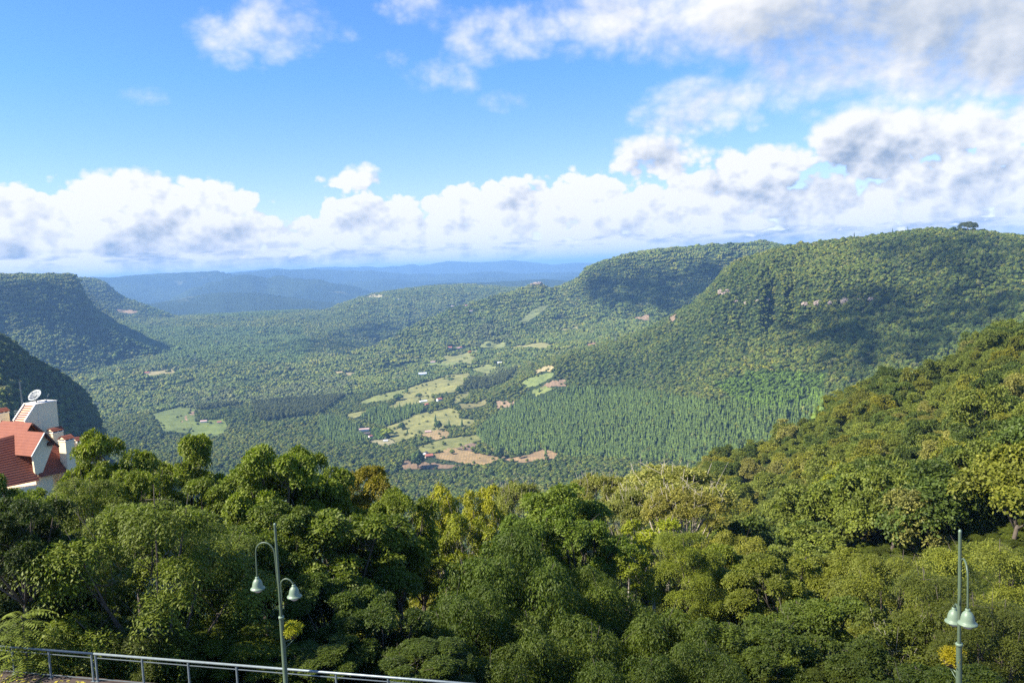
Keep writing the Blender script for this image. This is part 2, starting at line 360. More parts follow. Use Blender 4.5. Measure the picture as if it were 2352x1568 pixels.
# each hill: crest (px, y, distance), foot (px, y, distance or z), profile, slope behind, tree height taken off, plateau width
HILLS = {
 'right_hill': ([(1300, 812, 2350), (1380, 792, 2400), (1460, 767, 2420), (1540, 730, 2400), (1590, 704, 2350), (1618, 676, 2320), (1640, 650, 2300), (1660, 622, 2320), (1700, 592, 2350), (1770, 572, 2400), (1860, 558, 2400), (1960, 547, 2400), (2060, 541, 2350), (2150, 534, 2300), (2230, 531, 2250), (2352, 541, 2200), (2700, 560, 2050)],
                [(1300, -345, 2000), (1400, -350, 1750), (1500, -345, 1500), (1700, -302, 1400), (1900, -225, 1150), (2100, -160, 950), (2352, -100, 800), (2700, -60, 700)], prof_dome, 0.10, 7, 500),
 'middle_hill': ([(1250, 675, 4400), (1290, 660, 4300), (1330, 640, 4250), (1350, 612, 4200), (1390, 596, 4150), (1450, 581, 4100), (1510, 573, 4050), (1600, 568, 4000), (1700, 563, 4000), (1750, 556, 3950), (1800, 566, 3900), (2000, 570, 3800), (2300, 570, 3700)],
                 [(1150, -300, 3700), (1300, -285, 3450), (1500, -240, 3350), (1700, -225, 3200), (2000, -200, 3000), (2300, -180, 3000)], prof_dome, 0.06, 7, 900),
 'left_mesa': ([(-500, 628, 3900), (-100, 629, 4100), (0, 631, 4200), (120, 630, 4250), (165, 631, 4300), (181, 650, 4300), (192, 680, 4270), (208, 704, 4230), (232, 728, 4180), (256, 748, 4120), (286, 774, 4050)],
               [(-500, -290, 3000), (0, -300, 3250), (200, -310, 3450), (256, -318, 3750), (286, -320, 3900)], prof_mesa, 0.03, 6, 1500),
 'left_second_mesa': ([(100, 634, 6700), (190, 637, 6700), (220, 640, 6700), (240, 648, 6650), (262, 668, 6600), (282, 684, 6550), (305, 694, 6500), (330, 703, 6450), (360, 712, 6400)],
                      [(100, -285, 5700), (230, -285, 5750), (360, -282, 5900)], prof_mesa, 0.04, 5, 1500),
 'left_slope': ([(-500, 640, 1350), (-200, 694, 1420), (0, 764, 1500), (40, 794, 1500), (80, 826, 1500), (125, 852, 1500), (165, 874, 1500), (198, 900, 1500), (220, 938, 1490), (238, 990, 1480), (256, 1065, 1470), (285, 1130, 1450)],
                [(-500, -240, 480), (0, -262, 520), (200, -320, 640), (285, -375, 900)], prof_ridge, 0.35, 8, 60),
 'central_ridge': ([(600, 726, 5900), (660, 722, 6000), (700, 720, 6100), (740, 716, 6200), (790, 694, 6300), (830, 680, 6400), (860, 673, 6450), (920, 664, 6500), (1000, 657, 6600), (1060, 653, 6700), (1150, 657, 6700), (1250, 662, 6600), (1320, 664, 6500), (1500, 690, 6300)],
                   [(600, -290, 5000), (740, -350, 4800), (860, -405, 4650), (1000, -390, 4900), (1200, -330, 5000), (1500, -260, 5000)], prof_convex, 0.12, 5, 500),
 'knob_ridge': ([(720, 845, 3300), (800, 816, 3500), (870, 786, 3700), (950, 746, 3850), (1050, 706, 4000), (1100, 690, 4050), (1160, 672, 4150), (1205, 660, 4250), (1222, 652, 4300), (1240, 652, 4300), (1262, 660, 4300), (1300, 664, 4300), (1400, 680, 4200)],
                [(720, -390, 3000), (900, -385, 3100), (1100, -320, 3300), (1300, -285, 3400), (1400, -270, 3400)], prof_ridge, 0.45, 5, 40),
 'range_near_centre': ([(900, 672, 9500), (980, 656, 10000), (1040, 649, 10200), (1100, 646, 10300), (1180, 643, 10300), (1250, 637, 10500), (1300, 641, 10500), (1340, 650, 10300), (1600, 660, 10000)], [(900, -440, 8600), (1600, -420, 8600)], prof_convex, 0.15, 0, 300),
 'range_dark': ([(330, 700, 9800), (400, 688, 10000), (480, 673, 10200), (530, 669, 10200), (600, 670, 10200), (680, 682, 10000), (740, 690, 9900), (850, 700, 9800)], [(330, -450, 8900), (850, -450, 8900)], prof_convex, 0.2, 0, 200),
 'range_left': ([(-400, 640, 15000), (100, 642, 15500), (230, 637, 15500), (330, 631, 15500), (400, 627, 15500), (450, 623, 15500), (500, 622, 15500), (530, 628, 15000), (560, 640, 14500), (620, 668, 14000)], [(-400, -455, 12800), (620, -455, 12800)], prof_ridge, 0.3, 0, 300),
 'range_peaks': ([(430, 668, 12500), (490, 646, 12700), (540, 633, 12800), (566, 628, 12900), (590, 632, 12900), (614, 640, 12800), (640, 634, 12800), (660, 635, 12800), (720, 642, 12600), (780, 652, 12400), (850, 668, 12200), (900, 682, 12000)], [(430, -455, 11000), (900, -455, 11000)], prof_ridge, 0.3, 0, 200),
 'range_middle': ([(480, 636, 18000), (560, 626, 18000), (640, 619, 18200), (720, 617, 18200), (790, 623, 18200), (850, 617, 18500), (900, 623, 18500), (1000, 631, 18500), (1100, 623, 18500), (1200, 629, 18500), (1350, 623, 18500), (1700, 640, 18500)], [(480, -460, 15200), (1700, -460, 15200)], prof_ridge, 0.2, 0, 600),
 'range_low': ([(700, 668, 14500), (800, 648, 15200), (880, 640, 15500), (960, 645, 15500), (1040, 640, 16000), (1130, 634, 16000), (1230, 640, 16000), (1350, 634, 16000), (1600, 640, 16000)], [(700, -460, 12500), (1600, -460, 12500)], prof_ridge, 0.3, 0, 600),
 'range_far': ([(-400, 650, 25500), (300, 640, 25500), (500, 631, 25500), (560, 623, 25500), (640, 617, 25500), (700, 616, 25500), (760, 615, 25500), (830, 611, 25500), (880, 613, 25500), (920, 612, 25500), (945, 606, 25500), (965, 611, 25500), (1000, 604, 25500), (1040, 600, 25500), (1080, 603, 25500), (1130, 600, 25500), (1150, 597, 25500), (1180, 596, 25500), (1200, 598, 25500), (1230, 600, 25500), (1270, 605, 25500), (1330, 601, 25500), (1400, 604, 25500), (1700, 590, 25500), (2600, 560, 25500)], [(-400, -460, 21500), (2600, -460, 21500)], prof_ridge, 0.2, 0, 1000),
}
_hill = {}
for k, (cr, ft, pf, back, th, plat) in HILLS.items():
    ca, cd, cz = [], [], []
    for (x, y, D) in cr:
        q = at(x, y, D); ca.append(math.atan2(q[0], q[1])); cd.append(D); cz.append(q[2] - th)
    _hill[k] = (np.array(ca), np.array(cd), np.array(cz), np.array([px2az(x) for x, _, _ in ft]), np.array([z for _, z, _ in ft], float), np.array([d for _, _, d in ft], float), pf, back, plat)
NAZ = np.array([px2az(x) for x in NEAR_PX]); NLR = np.log(NEAR_R); NZ = np.array(NEAR_Z, float)
VAZ = np.array([px2az(x) for x in VAL_PX]); VLR = np.log(VAL_R); VZ = np.array(VAL_Z, float)
def smax(a, b_, k):
    h = np.clip(0.5 + 0.5 * (a - b_) / k, 0, 1)
    return b_ * (1 - h) + a * h + k * h * (1 - h)

def height(az, r):
    az = np.asarray(az, float).ravel(); r = np.asarray(r, float).ravel()
    lr = np.log(r); x, y = r * np.sin(az), r * np.cos(az)
    val = table_eval(VAZ, VLR, VZ, az, lr)
    rough = np.clip((r - 500) / 1500, 0, 1)
    val = val + rough * (fbm(x / 900, y / 900, 3, 4) * np.clip(r * 0.014, 0, 90))
    h = val
    for k, (ca, cd, cz, fa, fz, fd, pf, back, plat) in _hill.items():
        big = cd[0] > 9000
        wob = fbm(az * (60 if big else 26), r / cd[0] * 4, len(k), 3)
        c_d = np.interp(az, ca, cd) * (1 + (0.05 if not big else 0.03) * fbm(az * 18, az * 0, len(k) + 5, 3))
        c_z = np.interp(az, ca, cz)
        c_z = c_z + fbm(az * 140, az * 0 + .5, len(k) + 9, 3) * c_d * 0.0013
        f_d = np.interp(az, fa, fd) * (1 + (0.10 * fbm(az * 30, az * 0, len(k) + 3, 3) if not big else 0.06 * fbm(az * 9, az * 0, len(k) + 3, 2))); f_z = np.interp(az, fa, fz); f_z = f_z if big else np.minimum(f_z, table_eval(VAZ, VLR, VZ, az, np.log(np.maximum(f_d, VAL_R[0]))) - 2)
        t = np.clip((r - f_d) / np.maximum(c_d - f_d, 1), 0, 1)
        g = pf(np.clip(t + wob * (0.30 if not big else 0.10) * t * (1 - t) * 2.2, 0, 1))
        z = f_z + (c_z - f_z) * g
        bk = r - c_d
        z = np.where(bk > 0, c_z - 0.02 * np.minimum(bk, plat) - back * np.maximum(bk - plat * 0.2, 0), z)
        # hills end beyond their crest line
        over = np.maximum(np.maximum(ca[0] - az, az - ca[-1]), 0) * r
        z = z - over * 0.5
        z = np.where(t <= 0, -9999, z)
        h = np.where(z > -9000, smax(z, h, np.clip(r * 0.004, 1, 40)), h)
    h = h + np.clip((r - 8500) / 2500, 0, 1) * np.clip((34000 - r) / 9000, 0, 1) * (22 - np.abs(fbm(x / 2600, y / 2600, 91, 5)) * 210)
    h = h + np.clip((r - 700) / 900, 0, 1) * np.clip((9500 - r) / 2000, 0, 1) * (fbm(x / 260, y / 260, 71, 4) * 26 - np.abs(fbm(x / 420 + 7, y / 420, 83, 3)) * 26 + 4)
    near = table_eval(NAZ, NLR, NZ, az, np.minimum(lr, NLR[-1])) + fbm(x / 35, y / 35, 21, 3) * np.clip((r - 45) / 60, 0, 1) * np.clip(r * 0.02, 0, 6)
    near = near - np.maximum(r - 520, 0) * 0.6
    drop = np.interp(az, NAZ, [150, 150, 160, 200, 380, 440, 490, 500, 560])
    near = near - np.maximum(r - drop, 0) * 0.45
    h = np.where(r < 900, smax(near, h, 12.0), h)
    return h

AZ0, AZ1, NA = math.radians(-50), math.radians(50), 900
R0, R1, NR = 18.0, 78000.0, 560
g_az = np.linspace(AZ0, AZ1, NA)
g_lr = np.linspace(math.log(R0), math.log(R1), NR)
GA, GL = np.meshgrid(g_az, g_lr)
GZ = height(GA, np.exp(GL)).reshape(NR, NA)
def ground(x, y):
    """height of the terrain mesh below (x, y)"""
    x = np.asarray(x, float); y = np.asarray(y, float)
    a = (np.arctan2(x, y) - AZ0) / (AZ1 - AZ0) * (NA - 1)
    l = (0.5 * np.log(x * x + y * y) - g_lr[0]) / (g_lr[-1] - g_lr[0]) * (NR - 1)
    a = np.clip(a, 0, NA - 1.001); l = np.clip(l, 0, NR - 1.001)
    i = a.astype(int); j = l.astype(int); u, v = a - i, l - j
    return (GZ[j, i] * (1 - u) + GZ[j, i + 1] * u) * (1 - v) + (GZ[j + 1, i] * (1 - u) + GZ[j + 1, i + 1] * u) * v
# highest elevation angle reached on the way out, for hiding what no one sees
_el = np.arctan2(GZ + 5.0, np.exp(GL))
_run = np.maximum.accumulate(np.where(np.exp(GL) > 120, _el, -9), axis=0)
def visible(x, y, top):
    a = np.clip((np.arctan2(x, y) - AZ0) / (AZ1 - AZ0) * (NA - 1), 0, NA - 1).astype(int)
    r = np.hypot(x, y)
    l = np.clip((np.log(r * 0.985) - g_lr[0]) / (g_lr[-1] - g_lr[0]) * (NR - 1), 0, NR - 1).astype(int)
    return np.arctan2(top, r) > _run[l, a]
_rs = np.exp(np.linspace(math.log(60), math.log(60000), 4000))
def hit(px, py, rmin=150):
    """where the sight line through a picture point meets the ground"""
    d = ray(px, py); d = d / math.hypot(d[0], d[1])
    rs = _rs[_rs > rmin]
    zz = ground(d[0] * rs, d[1] * rs)
    k = np.nonzero(d[2] * rs <= zz)[0]
    if len(k) == 0: return None
    r = rs[k[0]]
    return np.array([d[0] * r, d[1] * r, zz[k[0]]])

# ------------------------------------------------------------------ ground sheet
def ground_mat():
    m = bpy.data.materials.new('ground'); m.use_nodes = True
    b = NB(m.node_tree); bs = m.node_tree.nodes['Principled BSDF']
    tc = b.n('ShaderNodeTexCoord'); P = tc.outputs['Object']
    n1 = b.noise(P, 1 / 900., 6, 0.55, 0.4); n2 = b.noise(P, 1 / 60., 6, 0.65); n3 = b.noise(b.v('ADD', P, (3000, 900, 0)), 1 / 1500., 7, 0.6, 0.3)
    c = b.mix(b.mr(n1, .38, .62, 0, 1), rgba((0.024, 0.040, 0.014)), rgba((0.044, 0.064, 0.022)))  # greens kept dark: cloud shade on the far hills put into the colour
    c = b.mix(b.mr(n2, .35, .7, 0, .7), c, rgba((0.018, 0.030, 0.012)))
    c = b.mix(b.mr(n3, .64, .69, 0, .75), c, rgba((0.20, 0.19, 0.08)))
    geo = b.n('ShaderNodeNewGeometry'); sp = b.n('ShaderNodeSeparateXYZ'); b.put(sp.inputs[0], geo.outputs['Position'])
    dist = b.v('LENGTH', geo.outputs['Position'])
    nearm = b.mr(dist, 500, 900, 1, 0)
    c = b.mix(nearm, c, b.mix(b.mr(b.noise(P, 0.25, 5, .6), .4, .6, 0, 1), rgba((0.022, 0.020, 0.012)), rgba((0.035, 0.042, 0.016))))
    b.put(bs.inputs['Base Color'], c); bs.inputs['Roughness'].default_value = 0.95; bs.inputs['Specular IOR Level'].default_value = 0.1
    bp = b.n('ShaderNodeBump'); bp.inputs['Strength'].default_value = 1.0; bp.inputs['Distance'].default_value = 22.0
    b.put(bp.inputs['Height'], b.noise(P, 1 / 70., 8, 0.7)); b.put(bs.inputs['Normal'], bp.outputs[0])
    return m
V = np.stack([np.exp(GL) * np.sin(GA), np.exp(GL) * np.cos(GA), GZ], -1).reshape(-1, 3)
ii, jj = np.meshgrid(np.arange(NA - 1), np.arange(NR - 1))
k0 = (jj * NA + ii).ravel()
ter = link('terrain', mesh_from('terrain', V, np.stack([k0, k0 + 1, k0 + NA + 1, k0 + NA], 1), ground_mat(), True), kind='structure')

# ------------------------------------------------------------------ haze
def build_haze():
    lo, hi, w = float(GZ.min()) - 1.5, max(float(GZ[g_lr < math.log(9000)].max()), float(GZ.max())) + 25.0, 90000.0
    b = MB(); b.box((0, 0, (lo + hi) / 2), (w, w, (hi - lo) / 2))
    m = bpy.data.materials.new('haze'); m.use_nodes = True; m.node_tree.nodes.clear()
    nb = NB(m.node_tree); pv = nb.n('ShaderNodeVolumePrincipled'); o = nb.n('ShaderNodeOutputMaterial')
    pv.inputs['Color'].default_value = rgba(HAZE_COLOR); pv.inputs['Density'].default_value = HAZE_DENSITY
    pv.inputs['Density Attribute'].default_value = ''
    pv.inputs['Anisotropy'].default_value = 0.0
    m.node_tree.links.new(pv.outputs[0], o.inputs['Volume'])
    link('haze', b.mesh('haze', m), kind='stuff')
    return hi
HAZE_TOP = build_haze()
# ------------------------------------------------------------------ terrace, road edge
RAIL_A, RAIL_B = atz(0, 1483, -14.0), atz(1060, 1568, -14.0)
rdir = (RAIL_B - RAIL_A); rdir[2] = 0; rlen = np.linalg.norm(rdir); rdir /= rlen
rnor = np.array([-rdir[1], rdir[0], 0.0])                # away from the camera
TZ = -15.1
M_PAVE = mat('paving', (0.075, 0.052, 0.040), 0.85, noise=(1.3, 0.9, (0.05, 0.037, 0.031)), bump=(40, .4, .02))
def build_terrace():
    b = MB()
    a0 = RAIL_A - rdir * 30; a1 = RAIL_B + rdir * 30
    c = (a0 + a1) / 2 - rnor * 14; c[2] = TZ - 0.2
    b.box(c, (np.linalg.norm(a1 - a0) / 2, 14.25, 0.2), [rdir, rnor, (0, 0, 1)])
    t = link('terrace', b.mesh('terrace', M_PAVE), kind='structure')
    b = MB()
    c = (a0 + a1) / 2 + rnor * 0.1; c[2] = TZ - 2.6
    b.box(c, (np.linalg.norm(a1 - a0) / 2, 0.12, 2.19), [rdir, rnor, (0, 0, 1)])
    link('retaining_wall', b.mesh('retaining_wall', mat('rubble', (0.20, 0.18, 0.15), 0.95, noise=(2.5, .9, (0.10, 0.09, 0.07)), bump=(6, .8, .1))), kind='structure')
build_terrace()

# ------------------------------------------------------------------ leaves and tree shapes
def unit(v): return v / (np.linalg.norm(v, axis=-1, keepdims=True) + 1e-9)
def leaves(lobes, n, ll, lw, seed, droop=0.0, out=0.5, upb=0.5, low=-0.3, shell=(0.8, 1.05), spray=5, slen=0.42, sdroop=0.25, bend=0.0):
    """n leaf blades in sprays that stand on the lobes (x, y, z, rx, ry, rz); returns verts, quads, variation"""
    g = np.random.default_rng(seed)
    L = np.asarray(lobes, float); m = max(1, n // spray)
    wgt = (L[:, 3] * L[:, 4] + L[:, 3] * L[:, 5] + L[:, 4] * L[:, 5]); wgt /= wgt.sum()
    k = g.choice(len(L), m, p=wgt)
    d = unit(g.normal(size=(m, 3))); bad = d[:, 2] < low
    d[bad, 2] *= -1
    s = g.uniform(shell[0] ** 2, shell[1] ** 2, m) ** 0.5
    jag = 1 + 0.25 * np.sin(d[:, 0] * 7 + k) * np.cos(d[:, 1] * 6 + 2 * k) * np.sin(d[:, 2] * 5 + 3 * k)
    p0 = L[k, :3] + d * L[k, 3:6] * (s * jag)[:, None]
    a0 = unit(d * .9 + g.normal(size=(m, 3)) * .55 + np.array([0, 0, .25 * upb]))
    i = np.tile(np.arange(spray), m)
    K, D_, A_ = np.repeat(k, spray), np.repeat(d, spray, 0), np.repeat(a0, spray, 0)
    n = m * spray; q = (i * slen * ll)[:, None]
    p = np.repeat(p0, spray, 0) + A_ * q + np.array([0, 0, -1.0]) * (sdroop * q * (1 + i[:, None] * .5))
    t_ = unit(A_ + np.array([0, 0, -1.0]) * (sdroop * (1 + i[:, None]) * .6))
    nrm = unit(D_ * out + np.array([0, 0, upb]) + g.normal(size=(n, 3)) * 0.45)
    side = unit(np.cross(nrm, t_)) * np.where(i % 2, 1.0, -1.0)[:, None]
    t = unit(t_ * .7 + side * .8 + g.normal(size=(n, 3)) * .25 + np.array([0, 0, -droop]))
    w = unit(np.cross(t, nrm)); nn = np.cross(w, t)
    lg = ll * g.uniform(0.65, 1.25, n)[:, None]; wd = lw * g.uniform(0.7, 1.2, n)[:, None]
    m_ = p + t * lg * 0.5 + nn * lg * bend
    V = np.stack([p, m_ + w * wd * 0.5, p + t * lg, m_ - w * wd * 0.5], 1).reshape(-1, 3)
    F_ = np.arange(n * 4).reshape(n, 4)
    lv = np.repeat(np.clip(0.35 * g.random(n) + 0.25 * np.repeat(g.random(m), spray) + 0.40 * g.random(len(L))[K], 0, 1), 4)
    return V, F_, lv

def bunches(lobes, seed, k=6, r0=.36, r1=.56, up=.35):
    """each mass of the crown breaks up into smaller bunches on its outer, upper side"""
    g = np.random.default_rng(seed); out = []
    L = np.asarray(lobes, float); c = L[:, :3].mean(0)
    for l in L:
        o = unit((l[:3] - c) * np.array([1, 1, .8]) + np.array([0, 0, .6]))
        for j in range(k):
            d = unit(o * .75 + unit(g.normal(size=3)) + np.array([0, 0, up])); r = g.uniform(r0, r1)
            out.append((*(l[:3] + d * l[3:6] * g.uniform(.6, 1.0)), l[3] * r, l[4] * r, l[5] * r * .85))
    return out
def lobes_round(seed, n=42, R=5.0, H=6.0, zc=0.0, r0=0.24, r1=0.38, flat=0.75, top=0.35):
    """masses over an uneven domed crown, and a few inside it"""
    g = np.random.default_rng(seed); out = []
    ph = g.uniform(0, 6.28, 4)
    for i in range(n):
        fi = i * 2.399963 + g.uniform(-.5, .5); z = 1 - 1.6 * (i + .5) / n
        rr = math.sqrt(max(0, 1 - z * z)); rad = g.uniform(r0, r1)
        q = (g.uniform(0.55, 0.80) if i % 5 else 0.3) * (1 + .20 * math.sin(2 * fi + ph[0]) * math.sin(3 * z + ph[1]) + .12 * math.sin(3 * fi + ph[2]))
        out.append((math.cos(fi) * rr * q * R, math.sin(fi) * rr * q * R, zc + z * q * H * (1 if z > 0 else .8) + g.uniform(-.6, .5), rad * R, rad * R, rad * R * flat))
    return out
def lobes_layer(seed, n=34, R=5.0, H=5.0, zc=0.0):
    g = np.random.default_rng(seed); out = []
    for i in range(n):
        t = (i + .5) / n; fi = i * 2.399963 + g.uniform(-.5, .5)
        z = -0.75 * H + 1.7 * H * t; rr = math.sqrt(max(0.05, 1 - (z / H * .95) ** 2)) * R * g.uniform(.35, .85)
        rad = g.uniform(.26, .42) * R
        out.append((math.cos(fi) * rr, math.sin(fi) * rr, zc + z, rad, rad, rad * .34))
    return out
def lobes_umbrella(seed, n=26, R=5.0, zc=0.0):
    g = np.random.default_rng(seed); out = []
    for i in range(n):
        fi = i * 2.399963 + g.uniform(-.3, .3); rr = math.sqrt((i + .5) / n) * R * .88
        rad = g.uniform(.18, .27) * R
        out.append((math.cos(fi) * rr, math.sin(fi) * rr, zc + 1.9 * (1 - (rr / R) ** 2) + g.uniform(-.5, .4), rad, rad, rad * .6))
    return out
def trunk_mesh(name, lobes, base_z, zc, seed, m, rad=0.34, limbs=12, twig=True):
    """tapered bole with limbs that bend up into the clumps"""
    g = np.random.default_rng(seed); b = MB()
    fork = np.array([g.uniform(-.5, .5), g.uniform(-.5, .5), zc - 2.6])
    mid = np.array([g.uniform(-.4, .4), g.uniform(-.4, .4), (base_z + fork[2]) / 2])
    b.tube([(0, 0, base_z - 6), (0, 0, base_z), mid, fork], [rad * 1.5, rad * 1.25, rad, rad * .75], 9)
    pick = g.permutation(len(lobes))[:limbs]
    for i in pick:
        e = np.array(lobes[i][:3]); s_ = fork + (mid - fork) * g.uniform(0, .35)
        c = s_ + (e - s_) * .5 + np.array([0, 0, -abs(g.normal()) * .5 - .2]) + g.normal(size=3) * .25
        b.tube([s_, c, e, e + (e - c) * .35], [rad * .5, rad * .33, rad * .17, rad * .07], 6)
        if twig:
            for q in range(3):
                f_ = g.uniform(.35, .9); o = c + (e - c) * f_
                b.tube([o, o + g.normal(size=3) * .7 + np.array([0, 0, .6]), o + g.normal(size=3) * 1.1 + np.array([0, 0, 1.3])], [rad * .15, rad * .09, rad * .04], 4)
    return b.mesh(name, m, True)

KIND = {}            # kind -> list of (crown mesh, trunk mesh, crown radius, height of the top above the base)
def add_kind(kind, crown, trunk, R, H): KIND.setdefault(kind, []).append((crown, trunk, R, H))
def crown_mesh(name, VFl, m):
    return mesh_from(name, VFl[0], VFl[1], m, False, {'lv': VFl[2]})
for v, sd in enumerate((11, 12, 13)):                       # dense broadleaved crowns
    lo = lobes_round(sd, 16, 5.0, 5.6, 13.0, .26, .40); bu = bunches(lo, sd, 8, .30, .48)
    add_kind('broadleaf', crown_mesh('crown_broadleaf', leaves(bu, 52000, .26, .15, sd, droop=.2, low=-.1, shell=(.86, 1.06)), M_LEAF), trunk_mesh('trunk', lo, 0, 12.0, sd, M_BARK), 5.0, 19.0)
for v, sd in enumerate((21, 22)):                           # fine foliage that hangs in strings
    lo = lobes_round(sd, 15, 5.0, 5.4, 12.0, .26, .40, .85); bu = bunches(lo, sd, 8, .28, .44)
    add_kind('drooping', crown_mesh('crown_drooping', leaves(bu, 58000, .26, .085, sd, droop=.8, upb=.45, spray=8, slen=.62, sdroop=.6, low=.05, shell=(.88, 1.05)), M_LEAF), trunk_mesh('trunk', lo, 0, 11.0, sd, M_BARK, .26), 5.0, 18.4)
for v, sd in enumerate((31, 32)):                           # sprays in flat layers
    lo = lobes_layer(sd, 19, 5.0, 5.4, 12.5); bu = bunches(lo, sd, 6, .32, .48, .1)
    add_kind('layered', crown_mesh('crown_layered', leaves(bu, 56000, .225, .082, sd, droop=.25, upb=1.1, spray=8, slen=.55, sdroop=.3, low=-.15, shell=(.7, 1.05)), M_LEAF), trunk_mesh('trunk', lo, 0, 11.0, sd, M_BARK, .22), 5.0, 18.0)
for v, sd in enumerate((41, 42)):                           # thin yellow-green crowns, pale limbs show through
    lo = lobes_round(sd, 18, 4.6, 5.2, 12.5, .24, .36, .75); bu = bunches(lo, sd, 5, .32, .5)
    add_kind('sparse', crown_mesh('crown_sparse', leaves(bu, 15000, .26, .17, sd, droop=.3, shell=(.6, 1.1)), M_LEAF), trunk_mesh('trunk', lo, 0, 11.2, sd, M_PALEBARK, .2, 16), 4.6, 18.2)
for v, sd in enumerate((51,)):                              # silvery umbrella crowns on pale forked limbs
    lo = lobes_umbrella(sd, 30, 5.0, 14.0); bu = bunches(lo, sd, 5, .35, .5, .5)
    add_kind('umbrella', crown_mesh('crown_umbrella', leaves(bu, 26000, .26, .13, sd, upb=.8, low=-.1), M_LEAF), trunk_mesh('trunk', lo, 0, 11.5, sd, M_PALEBARK, .24, 20), 5.0, 17.0)
for v, sd in enumerate((61, 62, 63, 64)):                   # trees of the slope, 100 to 500 m off
    lo = lobes_round(sd, 13, 5.0, 4.2, 8.0, .30, .44, .7); bu = bunches(lo, sd, 7, .34, .5)
    add_kind('forest', crown_mesh('crown_forest', leaves(bu, 11000, .46, .30, sd, droop=.15, spray=4), M_LEAF), trunk_mesh('trunk', lo, 0, 7.0, sd, M_BARK, .25, 5, False), 5.0, 12.3)
lo = lobes_round(65, 20, 5.0, 4.4, 8.0, .24, .34, .7); bu = bunches(lo, 65, 5, .3, .45)
add_kind('bare_forest', crown_mesh('crown_bare', leaves(bu, 5200, .5, .25, 65), M_LEAF), trunk_mesh('trunk', lo, 0, 7.0, 65, M_PALEBARK, .22, 18), 5.0, 12.5)

# ------------------------------------------------------------------ far woodland: low crowns, pines, clumps
def ico(sub):
    b = bmesh.new(); bmesh.ops.create_icosphere(b, subdivisions=sub, radius=1.0)
    V = np.array([v.co[:] for v in b.verts]); F_ = np.array([[v.index for v in f.verts] for f in b.faces]); b.free(); return V, F_
ICO0, ICO1, ICO2 = ico(1), ico(2), ico(3)
PROTO = bpy.data.collections.new('woodland_shapes')         # never linked to the scene: only the woodland below points at it
def proto(name, me): 
    o = bpy.data.objects.new(name, me); PROTO.objects.link(o)
def lump_tree(seed, n, R, H, z0, ic=ICO1, flecks=260):
    g = np.random.default_rng(seed); V, Fc, lv, k = [], [], [], 0
    for i in range(n):
        fi = i * 2.4 + g.uniform(-.5, .5); z = 1 - 1.3 * (i + .5) / n; rr = math.sqrt(max(0, 1 - z * z)); q = .62
        c = np.array([math.cos(fi) * rr * q * R, math.sin(fi) * rr * q * R, z0 + z * q * H]); rad = g.uniform(.34, .5) * R
        vv = ic[0] * (1 + g.normal(size=(len(ic[0]), 1)) * .16) * np.array([rad, rad, rad * .8]) + c
        V.append(vv); Fc.append(ic[1] + k); k += len(vv); lv.append(np.full(len(vv), g.random()))
    # leaf sprays standing off the lumps
    c = unit(g.normal(size=(flecks, 3))); c[:, 2] = np.abs(c[:, 2]) * 1.1 - .25
    p = c * np.array([R, R, H]) * g.uniform(.78, 1.06, (flecks, 1)) + np.array([0, 0, z0])
    a = g.normal(size=(flecks, 3)) * R * .13; b_ = g.normal(size=(flecks, 3)) * R * .13
    V.append(np.stack([p - a, p + b_, p + a], 1).reshape(-1, 3)); Fc.append(np.arange(flecks * 3).reshape(-1, 3) + k); lv.append(np.repeat(g.random(flecks), 3))
    return mesh_from('woodland_crown', np.concatenate(V), np.concatenate(Fc), M_LEAF_FAR, False, {'lv': np.concatenate(lv)})
def pine_tree(seed, R, H):
    g = np.random.default_rng(seed); V, Fc, lv, k = [], [], [], 0
    for i in range(9):
        t = i / 8; rad = R * (1.0 - .85 * t); z = H * (.18 + .8 * t); m = 7
        ring = [(math.cos(2 * math.pi * j / m + i) * rad * g.uniform(.7, 1.2), math.sin(2 * math.pi * j / m + i) * rad * g.uniform(.7, 1.2), z - H * .07 * g.uniform(.6, 1.5)) for j in range(m)]
        V.append(np.array(ring + [(0, 0, z + H * .13)])); Fc.append(np.array([(k + j, k + (j + 1) % m, k + m) for j in range(m)])); k += m + 1; lv.append(np.full(m + 1, g.random()))
    return mesh_from('woodland_pine', np.concatenate(V), np.concatenate(Fc), M_LEAF_FAR, False, {'lv': np.concatenate(lv)})
def clump(seed, n, W):
    g = np.random.default_rng(seed); V, Fc, lv, k = [], [], [], 0
    for i in range(n):
        R = g.uniform(2.2, 3.9); c = np.array([g.uniform(-W, W), g.uniform(-W, W), 2.2 + g.uniform(0, 2.8)])
        vv = ICO1[0] * (1 + g.normal(size=(len(ICO1[0]), 1)) * .2) * np.array([R, R, R * g.uniform(.8, 1.1)]) + c
        V.append(vv); Fc.append(ICO1[1] + k); k += len(vv); lv.append(np.full(len(vv), g.random()))
    return mesh_from('woodland_clump', np.concatenate(V), np.concatenate(Fc), M_LEAF_FAR, False, {'lv': np.concatenate(lv)})
for i in range(4): proto('a%d' % i, KIND['forest'][i][0])                    # 0-3 slope crowns
for i in range(4): proto('b%d' % i, lump_tree(100 + i, 11, 4.6, 4.2, 4.5))   # 4-7 woodland crowns
for i in range(3): proto('c%d' % i, pine_tree(120 + i, 3.2, 19))             # 8-10 plantation pines
for i in range(3): proto('d%d' % i, clump(140 + i, 8, 7.5))                  # 11-13 far clumps
proto('e0', KIND['broadleaf'][0][0])
proto('e1', KIND['layered'][0][0])                                           # 14-15 shrubs
gum = lump_tree(160, 9, 3.4, 7.5, 10.0); proto('f0', gum)                    # 16 tall grey gums

